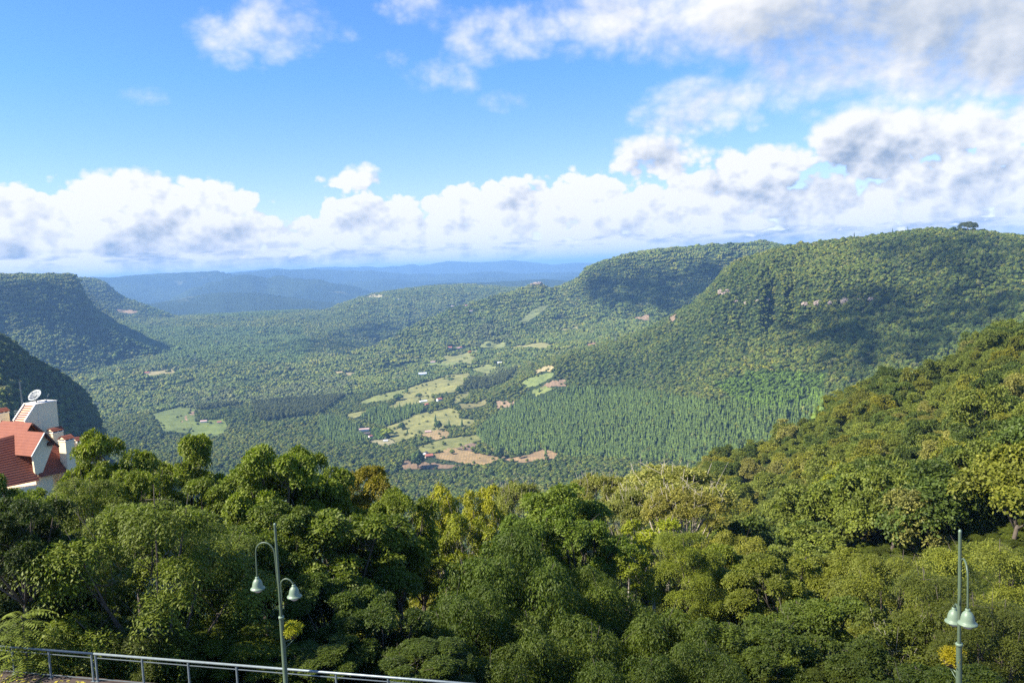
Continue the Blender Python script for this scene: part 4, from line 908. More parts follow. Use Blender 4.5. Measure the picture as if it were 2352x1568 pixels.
# ------------------------------------------------------------------ foreground trees, one by one
# kind, variant, x and y of the top (picture pixels), distance, crown width (pixels), squeeze of the height, tint, name, label
FG = [
 ('broadleaf', 0, 262, 962, 62, 190, 1.0, (1.15, 1.12, .8), 'broadleaf_tree', 'bright green leafy tree standing directly beside the red roofed building'),
 ('broadleaf', 1, 392, 972, 66, 190, 1.0, (1.05, 1.05, .8), 'broadleaf_tree', 'green leafy tree behind the left lamp post, second from the red roofed building'),
 ('broadleaf', 2, 470, 1075, 58, 170, 1.0, (.9, .95, .85), 'broadleaf_tree', 'mid green leafy tree filling the gap between the two bright crowns left of centre'),
 ('broadleaf', 1, 628, 982, 54, 235, 1.0, (1.0, 1.05, .75), 'broadleaf_tree', 'tallest leafy green tree above the left lamp post, with lobed crown'),
 ('broadleaf', 0, 728, 1003, 57, 190, 1.0, (.95, 1.0, .72), 'broadleaf_tree', 'leafy green tree whose crown touches the tallest one on its right side'),
 ('broadleaf', 2, 822, 1046, 66, 160, 1.0, (1.5, 1.05, .75), 'broadleaf_tree', 'tan leaved tree with withered brownish foliage against the valley fields'),
 ('broadleaf', 0, 600, 1150, 45, 230, 1.0, (.85, .95, .75), 'broadleaf_tree', 'dark glossy tree rising right behind the curved arms of the left lamp'),
 ('broadleaf', 1, 770, 1125, 47, 330, .9, (.92, 1.0, .75), 'broadleaf_tree', 'broad dark green tree right of the left lamp post, trunk forking in its middle'),
 ('broadleaf', 2, 910, 1100, 52, 180, 1.0, (1.0, 1.02, .75), 'broadleaf_tree', 'green leafy tree between the dark forked tree and the yellow pale limbed tree'),
 ('layered', 0, 330, 1150, 39, 390, 1.0, (1.10, 1.15, .85), 'feathery_tree', 'large feathery tree with sprays in layers behind the railing'),
 ('layered', 0, 205, 1100, 50, 190, 1.0, (1.15, 1.15, .9), 'feathery_tree', 'lighter feathery tree below the red roofs, partly behind the large one'),
 ('layered', 0, 470, 1215, 42, 190, 1.0, (.8, .9, .8), 'feathery_tree', 'dusky feathery tree close against the left lamp post'),
 ('broadleaf', 1, 18, 1062, 44, 130, 1.0, (1.1, 1.2, 1.3), 'broadleaf_tree', 'grey green tree top in front of the big red roof at the picture edge'),
 ('broadleaf', 2, 40, 1118, 40, 190, 1.0, (.42, .5, .6), 'broadleaf_tree', 'almost black shaded tree under the red roofed building'),  # shade below the building put into the dark tint
 ('drooping', 0, 120, 1190, 43, 130, 1.0, (.35, .42, .5), 'broadleaf_tree', 'narrow shaded dark tree left of the large feathery tree'),  # dark tint holds the shade of this corner
 ('sparse', 0, 1008, 1082, 78, 130, 1.0, (1.9, 1.55, .7), 'yellowish_tree', 'yellow green tree with pale bare limbs beside the centre of the view'),
 ('sparse', 1, 1112, 1088, 84, 130, 1.0, (1.85, 1.5, .75), 'yellowish_tree', 'yellow green thin tree right of the pale limbed one'),
 ('sparse', 0, 1070, 1140, 72, 130, 1.0, (1.35, 1.25, .7), 'yellowish_tree', 'olive thin tree in front of the two yellow green ones'),
 ('broadleaf', 0, 1275, 1082, 72, 240, 1.0, (.9, 1.0, .75), 'broadleaf_tree', 'pointed dark green tree in the middle of the view with drooping sides'),
 ('broadleaf', 1, 1330, 1135, 62, 210, 1.0, (.72, .85, .65), 'broadleaf_tree', 'dark leafy tree just right of the pointed dark tree'),
 ('broadleaf', 2, 1195, 1165, 60, 170, 1.0, (.75, .9, .85), 'broadleaf_tree', 'blue green leafy tree below the pointed dark tree'),
 ('umbrella', 0, 1372, 1082, 112, 125, 1.0, (1.7, 1.4, 2.3), 'silvery_tree', 'silvery domed tree left of the largest silvery tree'),
 ('umbrella', 0, 1190, 1100, 118, 110, 1.0, (1.6, 1.4, 2.3), 'silvery_tree', 'small silvery tree crown behind the pointed dark tree'),
 ('umbrella', 0, 1528, 1072, 108, 260, 1.0, (1.75, 1.45, 2.4), 'silvery_tree', 'largest silvery tree with bare white forked limbs'),
 ('umbrella', 0, 1580, 1120, 98, 190, 1.0, (1.5, 1.15, 1.6), 'silvery_tree', 'grey brown spreading tree with pale limbs below the largest silvery tree'),
 ('umbrella', 0, 1440, 1122, 102, 120, 1.0, (1.5, 1.3, 2.1), 'silvery_tree', 'dull silvery tree between the domed and the largest silvery tree'),
 ('sparse', 1, 1500, 1172, 78, 180, 1.0, (1.5, 1.4, .6), 'yellowish_tree', 'yellow green feathery tree below the white forked limbs'),
 ('sparse', 0, 1430, 1215, 70, 150, 1.0, (1.2, 1.2, .65), 'yellowish_tree', 'dull yellow tree between the dark leafy tree and the yellow feathery one'),
 ('layered', 0, 1575, 1225, 62, 190, 1.0, (1.1, 1.08, .75), 'feathery_tree', 'olive green layered tree below the yellow feathery tree'),
 ('drooping', 1, 1705, 1178, 92, 190, 1.0, (1.5, 1.25, 1.2), 'drooping_tree', 'tan green tree with hanging leaves right of the silvery group'),
 ('broadleaf', 1, 1690, 1245, 66, 190, 1.0, (1.0, 1.0, .75), 'broadleaf_tree', 'olive leafy tree under the tan drooping one'),
 ('drooping', 0, 1140, 1185, 45, 330, 1.0, (.75, .9, .8), 'drooping_tree', 'large dark drooping tree in the middle, topmost of the fine leaved ones'),
 ('drooping', 1, 1050, 1300, 40, 240, 1.0, (.62, .76, .7), 'drooping_tree', 'dark drooping tree at the left rim of the fine leaved group'),
 ('drooping', 1, 1360, 1262, 46, 260, 1.0, (.85, .95, .72), 'drooping_tree', 'drooping olive tree right of the large dark drooping tree'),
 ('drooping', 0, 1290, 1375, 38, 300, 1.0, (.75, .85, .75), 'drooping_tree', 'fine leaved dark tree low in the middle of the foreground'),
 ('drooping', 1, 1530, 1330, 42, 300, 1.0, (.72, .83, .68), 'drooping_tree', 'wide drooping tree low in the foreground, halfway between the two lamps'),
 ('drooping', 0, 1620, 1440, 36, 260, 1.0, (.75, .85, .8), 'drooping_tree', 'grey green rounded drooping tree at the bottom edge, nearer the right lamp'),
 ('drooping', 0, 1430, 1465, 35, 260, 1.0, (.65, .78, .7), 'drooping_tree', 'dark drooping tree at the bottom edge below the middle of the view'),
 ('drooping', 1, 1130, 1450, 35, 240, 1.0, (.62, .72, .6), 'drooping_tree', 'brownish dark drooping tree at the bottom edge past the end of the railing'),
 ('broadleaf', 2, 1790, 1262, 58, 200, .9, (1.05, .98, .85), 'broadleaf_tree', 'olive brown leafy tree below the brown domed tree, left half'),
 ('broadleaf', 0, 1905, 1245, 64, 190, .9, (1.1, 1.0, .85), 'broadleaf_tree', 'dull olive tree centred under the brown domed tree'),
 ('broadleaf', 1, 1850, 1340, 48, 230, .9, (.8, .9, .8), 'broadleaf_tree', 'dark olive tree in the lower right, clear of the right lamp'),
 ('layered', 0, 2040, 1275, 58, 220, .9, (1.0, .92, .85), 'feathery_tree', 'dull feathery tree left of the right lamp post'),
 ('layered', 0, 2300, 1250, 54, 240, .9, (1.15, 1.05, .95), 'feathery_tree', 'grey olive feathery tree right of the right lamp post'),
 ('layered', 0, 2170, 1330, 46, 260, .9, (.9, .88, .85), 'feathery_tree', 'brown green feathery tree behind the shades of the right lamp'),
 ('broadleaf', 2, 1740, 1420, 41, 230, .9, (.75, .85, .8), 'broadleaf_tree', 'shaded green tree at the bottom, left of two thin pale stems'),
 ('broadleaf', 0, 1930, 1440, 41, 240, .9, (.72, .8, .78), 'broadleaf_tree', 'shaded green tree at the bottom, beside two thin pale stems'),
 ('sparse', 1, 2060, 1390, 44, 200, .9, (.95, .95, 1.0), 'yellowish_tree', 'thin dull tree with pale stems low beside the right lamp post'),
 ('layered', 0, 2290, 1400, 42, 260, .9, (.85, .82, .85), 'feathery_tree', 'shaded feathery tree in the bottom right corner'),
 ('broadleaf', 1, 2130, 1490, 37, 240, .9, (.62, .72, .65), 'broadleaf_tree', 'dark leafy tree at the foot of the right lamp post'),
 ('broadleaf', 1, 1975, 1083, 175, 170, .9, (1.55, 1.4, .55), 'broadleaf_tree', 'bright yellow green domed tree on the near slope, brightest of all'),
 ('drooping', 0, 2082, 1158, 140, 180, .8, (1.55, 1.1, 1.35), 'drooping_tree', 'brown domed tree on the near slope above the dull olive trees'),
 ('broadleaf', 2, 2265, 1142, 135, 220, .8, (1.6, 1.3, .5), 'broadleaf_tree', 'golden green domed tree behind the top of the right lamp post'),
 ('broadleaf', 0, 1915, 893, 450, 62, 1.0, (1.15, 1.05, .8), 'broadleaf_tree', 'tall spreading tree standing out on the rim of the near slope'),
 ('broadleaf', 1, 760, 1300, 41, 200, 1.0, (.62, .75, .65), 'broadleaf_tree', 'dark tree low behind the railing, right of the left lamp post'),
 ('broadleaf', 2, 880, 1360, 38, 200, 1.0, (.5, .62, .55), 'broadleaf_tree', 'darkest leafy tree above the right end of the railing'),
]
FG += [
 ('broadleaf', 2, 70, 1102, 66, 180, .9, (1.0, 1.05, .75), 'broadleaf_tree', 'leafy tree under the large dark red roof, next to the grey green top'),
 ('broadleaf', 0, 172, 1062, 78, 130, .9, (1.3, 1.15, .7), 'broadleaf_tree', 'yellowish leafy tree against the front of the tall chimney'),
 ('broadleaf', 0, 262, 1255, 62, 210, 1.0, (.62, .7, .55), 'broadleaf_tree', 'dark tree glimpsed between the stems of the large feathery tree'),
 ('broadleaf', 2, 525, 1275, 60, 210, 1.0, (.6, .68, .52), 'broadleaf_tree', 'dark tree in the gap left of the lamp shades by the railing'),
 ('broadleaf', 1, 885, 1235, 68, 190, 1.0, (.75, .82, .6), 'broadleaf_tree', 'shaded tree behind the gap right of the dark forked tree'),
 ('broadleaf', 0, 960, 1190, 74, 170, 1.0, (.9, .95, .7), 'broadleaf_tree', 'mid green tree in front of the yellow pale limbed tree'),
 ('broadleaf', 1, 128, 1098, 72, 170, .9, (1.15, 1.15, .75), 'broadleaf_tree', 'leafy tree hiding the foot of the red roofs, left of the bright pair'),
 ('broadleaf', 0, 20, 1215, 43, 240, .9, (.40, .48, .5), 'broadleaf_tree', 'dark shaded tree at the left picture edge above the feathered sapling'),  # shade put into the tint here too
 ('drooping', 1, 110, 1290, 41, 190, .9, (.38, .45, .5), 'broadleaf_tree', 'dark shaded tree between the sapling and the large feathery tree'),  # tint darkened to carry the shade
 ('layered', 1, 160, 1160, 52, 150, .9, (.9, .95, .85), 'feathery_tree', 'small feathery tree below the gable of the red roofed building'),
 ('sparse', 0, 165, 1085, 60, 150, .9, (1.7, 1.25, .6), 'yellowish_tree', 'yellow green tree with orange tips at the foot of the tall chimney'),
 ('broadleaf', 2, 300, 1050, 57, 170, 1.0, (1.05, 1.05, .75), 'broadleaf_tree', 'leafy tree under the two bright crowns beside the red roofs'),
 ('broadleaf', 0, 150, 1425, 41, 200, .5, (1.2, 1.15, .7), 'leafy_shrub', 'yellowish leafy shrub behind the first railing panels'),
 ('broadleaf', 1, 310, 1440, 40, 210, .5, (1.25, 1.15, .65), 'leafy_shrub', 'yellow green shrub below the large feathery tree, by the paired posts'),
 ('broadleaf', 2, 455, 1450, 38, 180, .5, (.95, 1.0, .7), 'leafy_shrub', 'green shrub behind the railing left of the lamp post'),
 ('broadleaf', 0, 590, 1440, 37, 180, .5, (1.0, 1.02, .7), 'leafy_shrub', 'leafy shrub spilling behind the railing close to the lamp post'),
 ('broadleaf', 1, 720, 1470, 36, 180, .5, (.6, .7, .55), 'leafy_shrub', 'dark shrub behind the railing right of the lamp post'),
 ('broadleaf', 2, 980, 1480, 34, 200, .5, (.5, .6, .5), 'leafy_shrub', 'dark olive shrub by the end of the visible railing'),
]
def foreground():
    for (kind, v, x, y, D, wpx, sq, tint, name, lab) in FG:
        cm, tm, R, H = KIND[kind][v % len(KIND[kind])]
        top = at(x, y, D); slant = np.linalg.norm(top)
        tint = tuple(c * (1.2 if D > 50 else .92) for c in tint)  # lit farther trees and darker near ones: light put into the leaf tint
        s = wpx * slant / FPX / (2 * R)
        g = float(ground(top[0], top[1]))
        s_z = s * sq
        base = top[2] - H * s_z
        if base > g: s_z = (top[2] - g) / H; base = g                       # never hanging in the air
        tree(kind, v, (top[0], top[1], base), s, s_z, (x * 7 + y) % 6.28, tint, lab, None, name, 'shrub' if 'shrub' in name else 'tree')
foreground()

def sumac():
    """young tree with long feathered leaves, bottom left"""
    g = np.random.default_rng(5)
    for (x, y, D, S, lab) in ((45, 1392, 37, 1.0, 'young tree with long feathered grey green leaves in the bottom left corner'), (120, 1440, 37.5, .7, 'smaller feathery leaved sapling next to the bottom left corner')):
        top = at(x, y, D); gz = float(ground(top[0], top[1])); h = top[2] - gz
        o = bpy.data.objects.new('sapling', None); COL.objects.link(o); o.location = (top[0], top[1], gz); o['label'] = lab; o['category'] = 'tree'
        b = MB(); b.tube([(0, 0, -1), (.1, 0, h * .5), (0, .05, h - .4)], [.07, .05, .02], 6); link('trunk', b.mesh('trunk', M_BARK, True), o)
        V, lv = [], []
        for i in range(46):
            a = i * 2.4 + g.uniform(-.3, .3); z0 = h - .35 - .055 * i * S; L = S * g.uniform(.9, 1.35)
            d = np.array([math.cos(a), math.sin(a), 0]); sd = np.array([-d[1], d[0], 0]); vv = g.random()
            for j in range(11):
                t = (j + 1) / 11; c = np.array([0, 0, z0]) + d * L * t + np.array([0, 0, .55 * L * t - .75 * L * t * t])
                ln = .30 * S * (1 - .5 * abs(t - .45)); 
                for q in (-1, 1):
                    tip = c + (sd * q + d * .35 + np.array([0, 0, -.3])) * ln; m_ = (c + tip) / 2; w = d * .045 * S
                    V += [c, m_ + w, tip, m_ - w]; lv += [np.clip(vv * .6 + g.random() * .4, 0, 1)] * 4
        c = link('crown', mesh_from('crown_sapling', np.array(V), np.arange(len(V)).reshape(-1, 4), M_LEAF, False, {'lv': np.array(lv)}), o); c['tint'] = [1.1, 1.15, 1.35]
sumac()

# ------------------------------------------------------------------ railing
M_STEEL = mat('galvanised_steel', (0.22, 0.26, 0.265), 0.42, .35, noise=(9, .6, (0.15, 0.175, 0.18)))
M_POLE = mat('lamp_green_paint', (0.085, 0.12, 0.068), 0.45, 0, noise=(5, .5, (0.09, 0.125, 0.08)), spec=.5)
M_SHADE = mat('lamp_shade_paint', (0.165, 0.225, 0.14), 0.45, 0, noise=(7, .4, (0.23, 0.29, 0.20)), spec=.5)
M_GLOBE = mat('lamp_globe', (0.55, 0.50, 0.45), 0.25, 0, spec=.6)
def railing():
    o = bpy.data.objects.new('railing', None); COL.objects.link(o); o.location = (RAIL_A[0], RAIL_A[1], TZ)
    o['label'] = 'pale steel tube railing along the terrace edge'; o['category'] = 'railing'
    base = np.array([RAIL_A[0], RAIL_A[1], TZ]); rail_z = -14.0 - TZ
    # where the posts stand, read off along the top rail
    def along(px, py):
        q = atz(px, py, -14.0); return float((q - RAIL_A) @ rdir)
    marks = [along(26, 1486), along(113, 1491), along(212, 1498), along(221, 1499), along(327, 1508), along(432, 1517), along(543, 1526)]
    step = marks[5] - marks[4]
    post = list(marks)
    p = marks[-1]
    while p < rlen + 12:
        p += step
        post.append(p)
    q_ = marks[0]
    while q_ > -14: q_ -= step; post.insert(0, q_)
    b = MB(); k = 0
    lo, hi = post[0] - .3, post[-1] + .3
    cuts = [lo] + [(marks[2] + marks[3]) / 2] + [hi]
    for a, c in zip(cuts[:-1], cuts[1:]):
        t = MB(); t.tube([rdir * (a + .03) + (0, 0, rail_z), rdir * (c - .03) + (0, 0, rail_z)], .043, 12); link('top_rail', t.mesh('top_rail', M_STEEL, True), o)
    pm = MB(); pm.box((0, 0, rail_z / 2 - .03), (.022, .035, rail_z / 2 - .03), [rdir, rnor, (0, 0, 1)]); pm.box((0, 0, .008), (.07, .07, .008), [rdir, rnor, (0, 0, 1)]); pm = pm.mesh('post', M_STEEL)
    for p in post:
        c = link('post', pm, o); c.location = rdir * p
    for a, c in zip(post[:-1], post[1:]):
        if c - a < .4: continue
        for z in (rail_z - .16, .10):
            t = MB(); t.box(rdir * (a + c) / 2 + np.array([0, 0, z]), ((c - a) / 2 - .026, .012, .012), [rdir, rnor, (0, 0, 1)]); link('panel_bar', t.mesh('panel_bar', M_STEEL), o)
railing()
def fallen_leaves():
    g = np.random.default_rng(9); V, lv = [], []
    n = 700
    for i in range(n):
        a = g.uniform(-3, 16); d = abs(g.normal()) * 1.1 + .12
        c = RAIL_A + rdir * a - rnor * d; c[2] = TZ + g.uniform(.006, .03)
        w = g.uniform(0, 6.28); L = g.uniform(.05, .11); u_ = np.array([math.cos(w), math.sin(w), g.uniform(-.2, .2)]) * L; v_ = np.array([-math.sin(w), math.cos(w), g.uniform(-.2, .2)]) * L * .5
        V += [c - u_, c + v_, c + u_, c - v_]; lv += [g.random()] * 4
    m = foliage_mat('dry_leaf', (0.30, 0.26, 0.05), .1)
    o = link('fallen_leaves', mesh_from('fallen_leaves', np.array(V), np.arange(len(V)).reshape(-1, 4), m, False, {'lv': np.array(lv)}), kind='stuff'); o['tint'] = [1.0, 1.0, 1.0]
    o['label'] = 'yellow fallen leaves strewn over the terrace floor by the railing'
fallen_leaves()

# ------------------------------------------------------------------ lamp posts with hanging plants
def lamp_post(x, y, D, dir1, lab, plant_dir, plant_lab, plant_tint, low2=0.0):
    top = at(x, y, D); S = 1.0
    o = bpy.data.objects.new('lamp_post', None); COL.objects.link(o); o.location = (top[0], top[1], TZ); o['label'] = lab; o['category'] = 'lamp post'; o['group'] = 'two armed lamp posts on the terrace'
    H = top[2] - TZ
    hz = H - 3.4
    b = MB(); b.lathe([(0, 0), (.15, 0), (.15, .04), (.11, .08), (.11, .5), (.085, .56), (.080, hz - .04), (.080, hz)], n=20); link('pole', b.mesh('pole', M_POLE, True), o)
    b = MB(); b.lathe([(.04, hz - .03), (.094, hz - .03), (.098, hz + .02), (.094, hz + .05), (.04, hz + .05)], n=20); link('collar', b.mesh('collar', M_SHADE, True), o)
    b = MB(); b.lathe([(.05, hz + .03), (.050, hz + .2), (.044, H - .12), (.040, H - .07)], n=16); link('mast', b.mesh('mast', M_POLE, True), o)
    b = MB(); b.lathe([(.002, H + .0), (.03, H - .015), (.046, H - .05), (.046, H - .08), (.03, H - .10)], n=16); link('finial', b.mesh('finial', M_SHADE, True), o)
    for sgn, low, rise, reach, lamp_dz in ((1, H - 2.2, H - .72, .86, H - 2.02), (-1, H - 3.05 - low2 * .5, H - 1.98 - low2, .58, H - 2.22 - low2)):
        d = np.array([math.cos(dir1), math.sin(dir1), 0]) * sgn
        pts = [d * .055 + (0, 0, low), d * .062 + (0, 0, low + .25)]
        zc = rise - reach * .46
        pts.append(d * .075 + np.array([0, 0, zc - .25]))
        for k in range(0, 13):
            w = math.pi * (1 - k / 12); pts.append(d * (reach * .53 + math.cos(w) * reach * .43) + np.array([0, 0, zc + math.sin(w) * reach * .46]))
        pts.append(d * reach * .975 + np.array([0, 0, lamp_dz + .12])); pts.append(d * reach * .98 + np.array([0, 0, lamp_dz + .02]))
        a = MB(); a.tube(pts, .026, 10); arm = link('arm', a.mesh('arm', M_POLE, True), o)
        c = d * reach * .98 + np.array([0, 0, lamp_dz])
        b = MB(); b.lathe([(.03, .05), (.060, .045), (.066, .015), (.060, -.015), (.082, -.03), (.125, -.075), (.158, -.145), (.177, -.225), (.186, -.30), (.20, -.33), (.243, -.352), (.255, -.372), (.250, -.39), (.235, -.395), (.17, -.38), (.02, -.35)], c, 28)
        sh = link('lamp_shade', b.mesh('lamp_shade', M_SHADE, True), o)
        b = MB(); b.lathe([(.165, -.40), (.16, -.43), (.125, -.475), (.07, -.51), (.002, -.52)], c, 24); link('globe', b.mesh('globe', M_GLOBE, True), sh)
    bz = H - 4.28
    pd = np.array([math.cos(plant_dir), math.sin(plant_dir), 0])
    b = MB(); b.tube([pd * .08 + (0, 0, bz), pd * .30 + (0, 0, bz + .02), pd * .50 + (0, 0, bz + .10)], .014, 8); b.tube([pd * .08 + (0, 0, bz - .22), pd * .38 + (0, 0, bz - .01)], .011, 8)
    bl = MB(); bl.lathe([(.0, .045), (.032, .032), (.045, 0), (.032, -.032), (.0, -.045)], pd * .50 + np.array([0, 0, bz + .12]), 12)
    br = link('bracket', b.mesh('bracket', M_SHADE, True), o); link('knob', bl.mesh('knob', M_SHADE, True), br)
    # the plant sits in a bowl on the bracket: a thing of its own
    pl = bpy.data.objects.new('hanging_plant', None); COL.objects.link(pl); c = pd * .34 + np.array([0, 0, bz + .06]); pl.location = (top[0] + c[0], top[1] + c[1], TZ + c[2]); pl['label'] = plant_lab; pl['category'] = 'plant'
    b = MB(); b.lathe([(.002, 0), (.10, .0), (.19, .10), (.22, .22), (.20, .22), (.0, .20)], n=20); link('bowl', b.mesh('bowl', mat('bowl', (.05, .035, .025), .8), True), pl)
    lo = [(0.16 * math.cos(i * 2.4) * (i % 3) / 2, 0.16 * math.sin(i * 2.4) * (i % 3) / 2, .34 + .05 * math.sin(i * 1.7), .19, .19, .16) for i in range(10)]
    vf = leaves(lo, 2600, .09, .022, 77, droop=.2, upb=.8, low=-.7, spray=3)
    f_ = link('foliage', crown_mesh('plant_foliage', vf, M_LEAF), pl); f_['tint'] = plant_tint
def heading(px, py, D, ang):           # a heading given relative to the sight line (0 = to the right)
    q = at(px, py, D); return -math.atan2(q[0], q[1]) + ang
lamp_post(631, 1200, 29.2, heading(631, 1200, 27.6, math.pi - .55), 'green lamp post in front of the railing, its arms spread to both sides', heading(631, 1200, 27.6, .25), 'yellow green plant in a bowl on the lamp post by the railing', [2.4, 2.0, .5])
lamp_post(2205, 1215, 26.0, heading(2205, 1215, 26.0, -1.33), 'green lamp post in front of the slope, its two shades nearly overlapping', heading(2205, 1215, 23.6, 2.2), 'orange yellow plant in a bowl on the lamp post by the slope', [2.5, 1.7, .45], .36)

# ------------------------------------------------------------------ red roofed building
M_CREAM = mat('cream_render', (0.90, 0.76, 0.50), 0.8, noise=(.7, .6, (0.84, 0.69, 0.44)), bump=(25, .15, .02))
M_TRIM = mat('white_trim', (0.82, 0.76, 0.64), 0.7)
M_DARKWOOD = mat('dark_wood', (0.10, 0.045, 0.03), 0.8)
M_TILE = mat('red_roof_tile', (0.24, 0.078, 0.044), 0.8, noise=(1.2, .9, (0.20, 0.062, 0.038)), bump=(9, .5, .03), spec=.3)
M_SLOT = mat('vent_slot', (0.02, 0.017, 0.015), 0.9)
BD = 112.0
BANG = math.radians(64)
E1, E2, E3 = np.array([math.cos(BANG), math.sin(BANG), 0]), np.array([math.sin(BANG), -math.cos(BANG), 0]), np.array([0, 0, 1.0])
def zb(zx, zy): return zx / 3.1354 * .6125, (1400 + zy / 3.136) * .6125
BO = at(*zb(525, 700), BD)
def onb(zx, zy, b):                     # picture point on the wall plane b metres in front of the gable: (a, z)
    d = ray(*zb(zx, zy)); k = ((BO @ E2) + b) / (d @ E2); q = d * k - BO
    return np.array([q @ E1, q @ E3])
def W(a, b, z): return BO + E1 * a + E2 * b + E3 * z
def building():
    root = bpy.data.objects.new('hotel', None); COL.objects.link(root)
    gz = float(ground(BO[0], BO[1])); root.location = (BO[0], BO[1], gz)
    root['label'] = 'cream walled building with steep red tiled roofs and chimneys'; root['category'] = 'building'
    off = np.array([BO[0], BO[1], gz])
    def lw(a, b, z): return W(a, b, z) - off
    def put(name, mb, m, parent=root): return link(name, mb.mesh(name, m), parent)
    def prism(poly, b0, b1):           # (a, z) outline swept from b0 to b1
        mb = MB(); n = len(poly)
        mb.add([lw(a, b0, z) for a, z in poly] + [lw(a, b1, z) for a, z in poly], [tuple(range(n)), tuple(range(2 * n - 1, n - 1, -1))] + [(i, i + n, (i + 1) % n + n, (i + 1) % n) for i in range(n)])
        return mb
    def tiled(P0, P1, P2, P3, course=.36, th=.022):
        """roof field with lapped courses; P0-P1 the top edge, P3-P2 the eave"""
        P0, P1, P2, P3 = (np.asarray(p, float) for p in (P0, P1, P2, P3))
        L = max(np.linalg.norm(P3 - P0), np.linalg.norm(P2 - P1)); n = max(2, int(L / course)); nn = np.cross(P1 - P0, P3 - P0); nn /= np.linalg.norm(nn)
        if nn[2] < 0: nn = -nn
        mb = MB()
        for i in range(n):
            t0, t1 = i / n, (i + 1.12) / n
            A, B_ = P0 + (P3 - P0) * t0, P1 + (P2 - P1) * t0; C, D_ = P1 + (P2 - P1) * min(t1, 1.01), P0 + (P3 - P0) * min(t1, 1.01)
            mb.add([A, B_, C + nn * th, D_ + nn * th, A - nn * .05, B_ - nn * .05, C - nn * .02, D_ - nn * .02], [(0, 3, 2, 1), (3, 7, 6, 2), (4, 5, 6, 7), (0, 4, 7, 3), (1, 2, 6, 5)])
        return mb
    def beam(P, Q, w, m, name, parent):
        P, Q = np.asarray(P, float), np.asarray(Q, float); t = Q - P; L = np.linalg.norm(t); t /= L; s_ = np.cross(t, E3); s_ /= np.linalg.norm(s_); u_ = np.cross(s_, t)
        mb = MB(); mb.box((P + Q) / 2, (L / 2, w, w * 1.2), [t, s_, u_]); put(name, mb, m, parent)
    # ---- cross gable
    apex, le, re = onb(525, 692, .45), onb(370, 972, .45), onb(690, 830, .45)
    slope = (apex[1] - le[1]) / (apex[0] - le[0]); re = np.array([re[0], apex[1] - slope * .92 * (re[0] - apex[0])])
    back = -5.2
    # main slope plane: through the foot of the gable wall and the rear end of the ridge
    foot = onb(440, 1180, 0.0); zr = apex[1]; L = -back
    def mz(b): return foot[1] + (zr - foot[1]) * (b / -L) if True else 0
    wallp = [(apex[0], apex[1] - .35), (le[0] + .45, le[1] + .30), (foot[0] - .25, foot[1]), (foot[0] + .45, foot[1] - .4), (re[0] - .35, re[1] + .15)]
    g = put('gable_wall', prism(wallp, -.02, -.30), M_CREAM)
    g = put('gable_roof', tiled(lw(*[apex[0], .45], apex[1])[:3] if False else lw(apex[0], .45, apex[1]), lw(apex[0], back, apex[1]), lw(le[0], back, le[1]), lw(le[0], .45, le[1])), M_TILE)
    mb = tiled(lw(apex[0], back, apex[1]), lw(apex[0], .45, apex[1]), lw(re[0], .45, re[1]), lw(re[0], back, re[1])); put('gable_roof', mb, M_TILE)
    beam(lw(apex[0], .46, apex[1] - .12), lw(re[0], .46, re[1] - .12), .08, M_DARKWOOD, 'barge_board', root)
    beam(lw(apex[0], .46, apex[1] - .06), lw(le[0], .46, le[1] - .06), .05, M_TRIM, 'barge_board', root)
    mb = MB(); mb.box(lw(re[0] - .85, .15, re[1] + .42), (.30, .25, .22), [E1, E2, E3]); put('eave_bracket', mb, M_DARKWOOD)
    # ---- main roof, left and right of the gable
    def mp(zx, zy):                    # picture point on the main slope plane
        d = ray(*zb(zx, zy)); nrm = np.array([0, -(zr - foot[1]) / -L, 1.0]); c = foot[1]
        # plane: z = c + (zr-c) * b/(-L)
        k_ = (zr - c) / -L
        den = d @ E3 - k_ * (d @ E2); k = ((BO @ E3) + c - k_ * (BO @ E2)) / den
        q = d * k - BO; return lw(q @ E1, q @ E2, q @ E3)
    put('main_roof', tiled(mp(-260, 830), mp(252, 698), mp(462, 1252), mp(-260, 1400)), M_TILE)
    put('main_roof', tiled(mp(600, 850), mp(760, 830), mp(790, 1150), mp(440, 1225)), M_TILE)
    # ---- upper gable behind
    bb = back + .6
    a0, l0 = onb(378, 580, bb), onb(318, 692, bb); r0 = onb(545, 715, bb)
    put('upper_roof', tiled(lw(a0[0], bb, a0[1]), lw(a0[0], bb - 9, a0[1]), lw(l0[0] - 1.8, bb - 9, l0[1] - 2.2), lw(l0[0] - 1.8, bb - .1, l0[1] - 2.2)), M_TILE)
    put('upper_roof', tiled(lw(a0[0], bb - 9, a0[1]), lw(a0[0], bb, a0[1]), lw(r0[0], bb, r0[1]), lw(r0[0], bb - 9, r0[1])), M_TILE)
    beam(lw(a0[0], bb + .05, a0[1] - .16), lw(r0[0], bb + .05, r0[1] - .16), .10, M_DARKWOOD, 'barge_board', root)
    put('upper_gable_wall', prism([(a0[0], a0[1] - .3), (l0[0] - .6, l0[1] - 1.2), (l0[0] - .6, l0[1] - 5), (r0[0], r0[1] - 5), (r0[0], r0[1] - .3)], bb - .5, bb - .7), M_DARKWOOD)
    # ---- tower with lean-to roof
    bt = bb - 1.5
    t0, t1, t2, t3 = onb(430, 365, bt), onb(664, 306, bt), onb(700, 720, bt), onb(296, 572, bt)
    wd = 2.35
    zt = t0[1]
    poly = [(t0[0], zt), (t1[0], zt), (t1[0], zt - 9), (t3[0], zt - 9), (t3[0], t3[1])]
    tw = put('tower_wall', prism(poly, bt, bt - wd), M_CREAM)
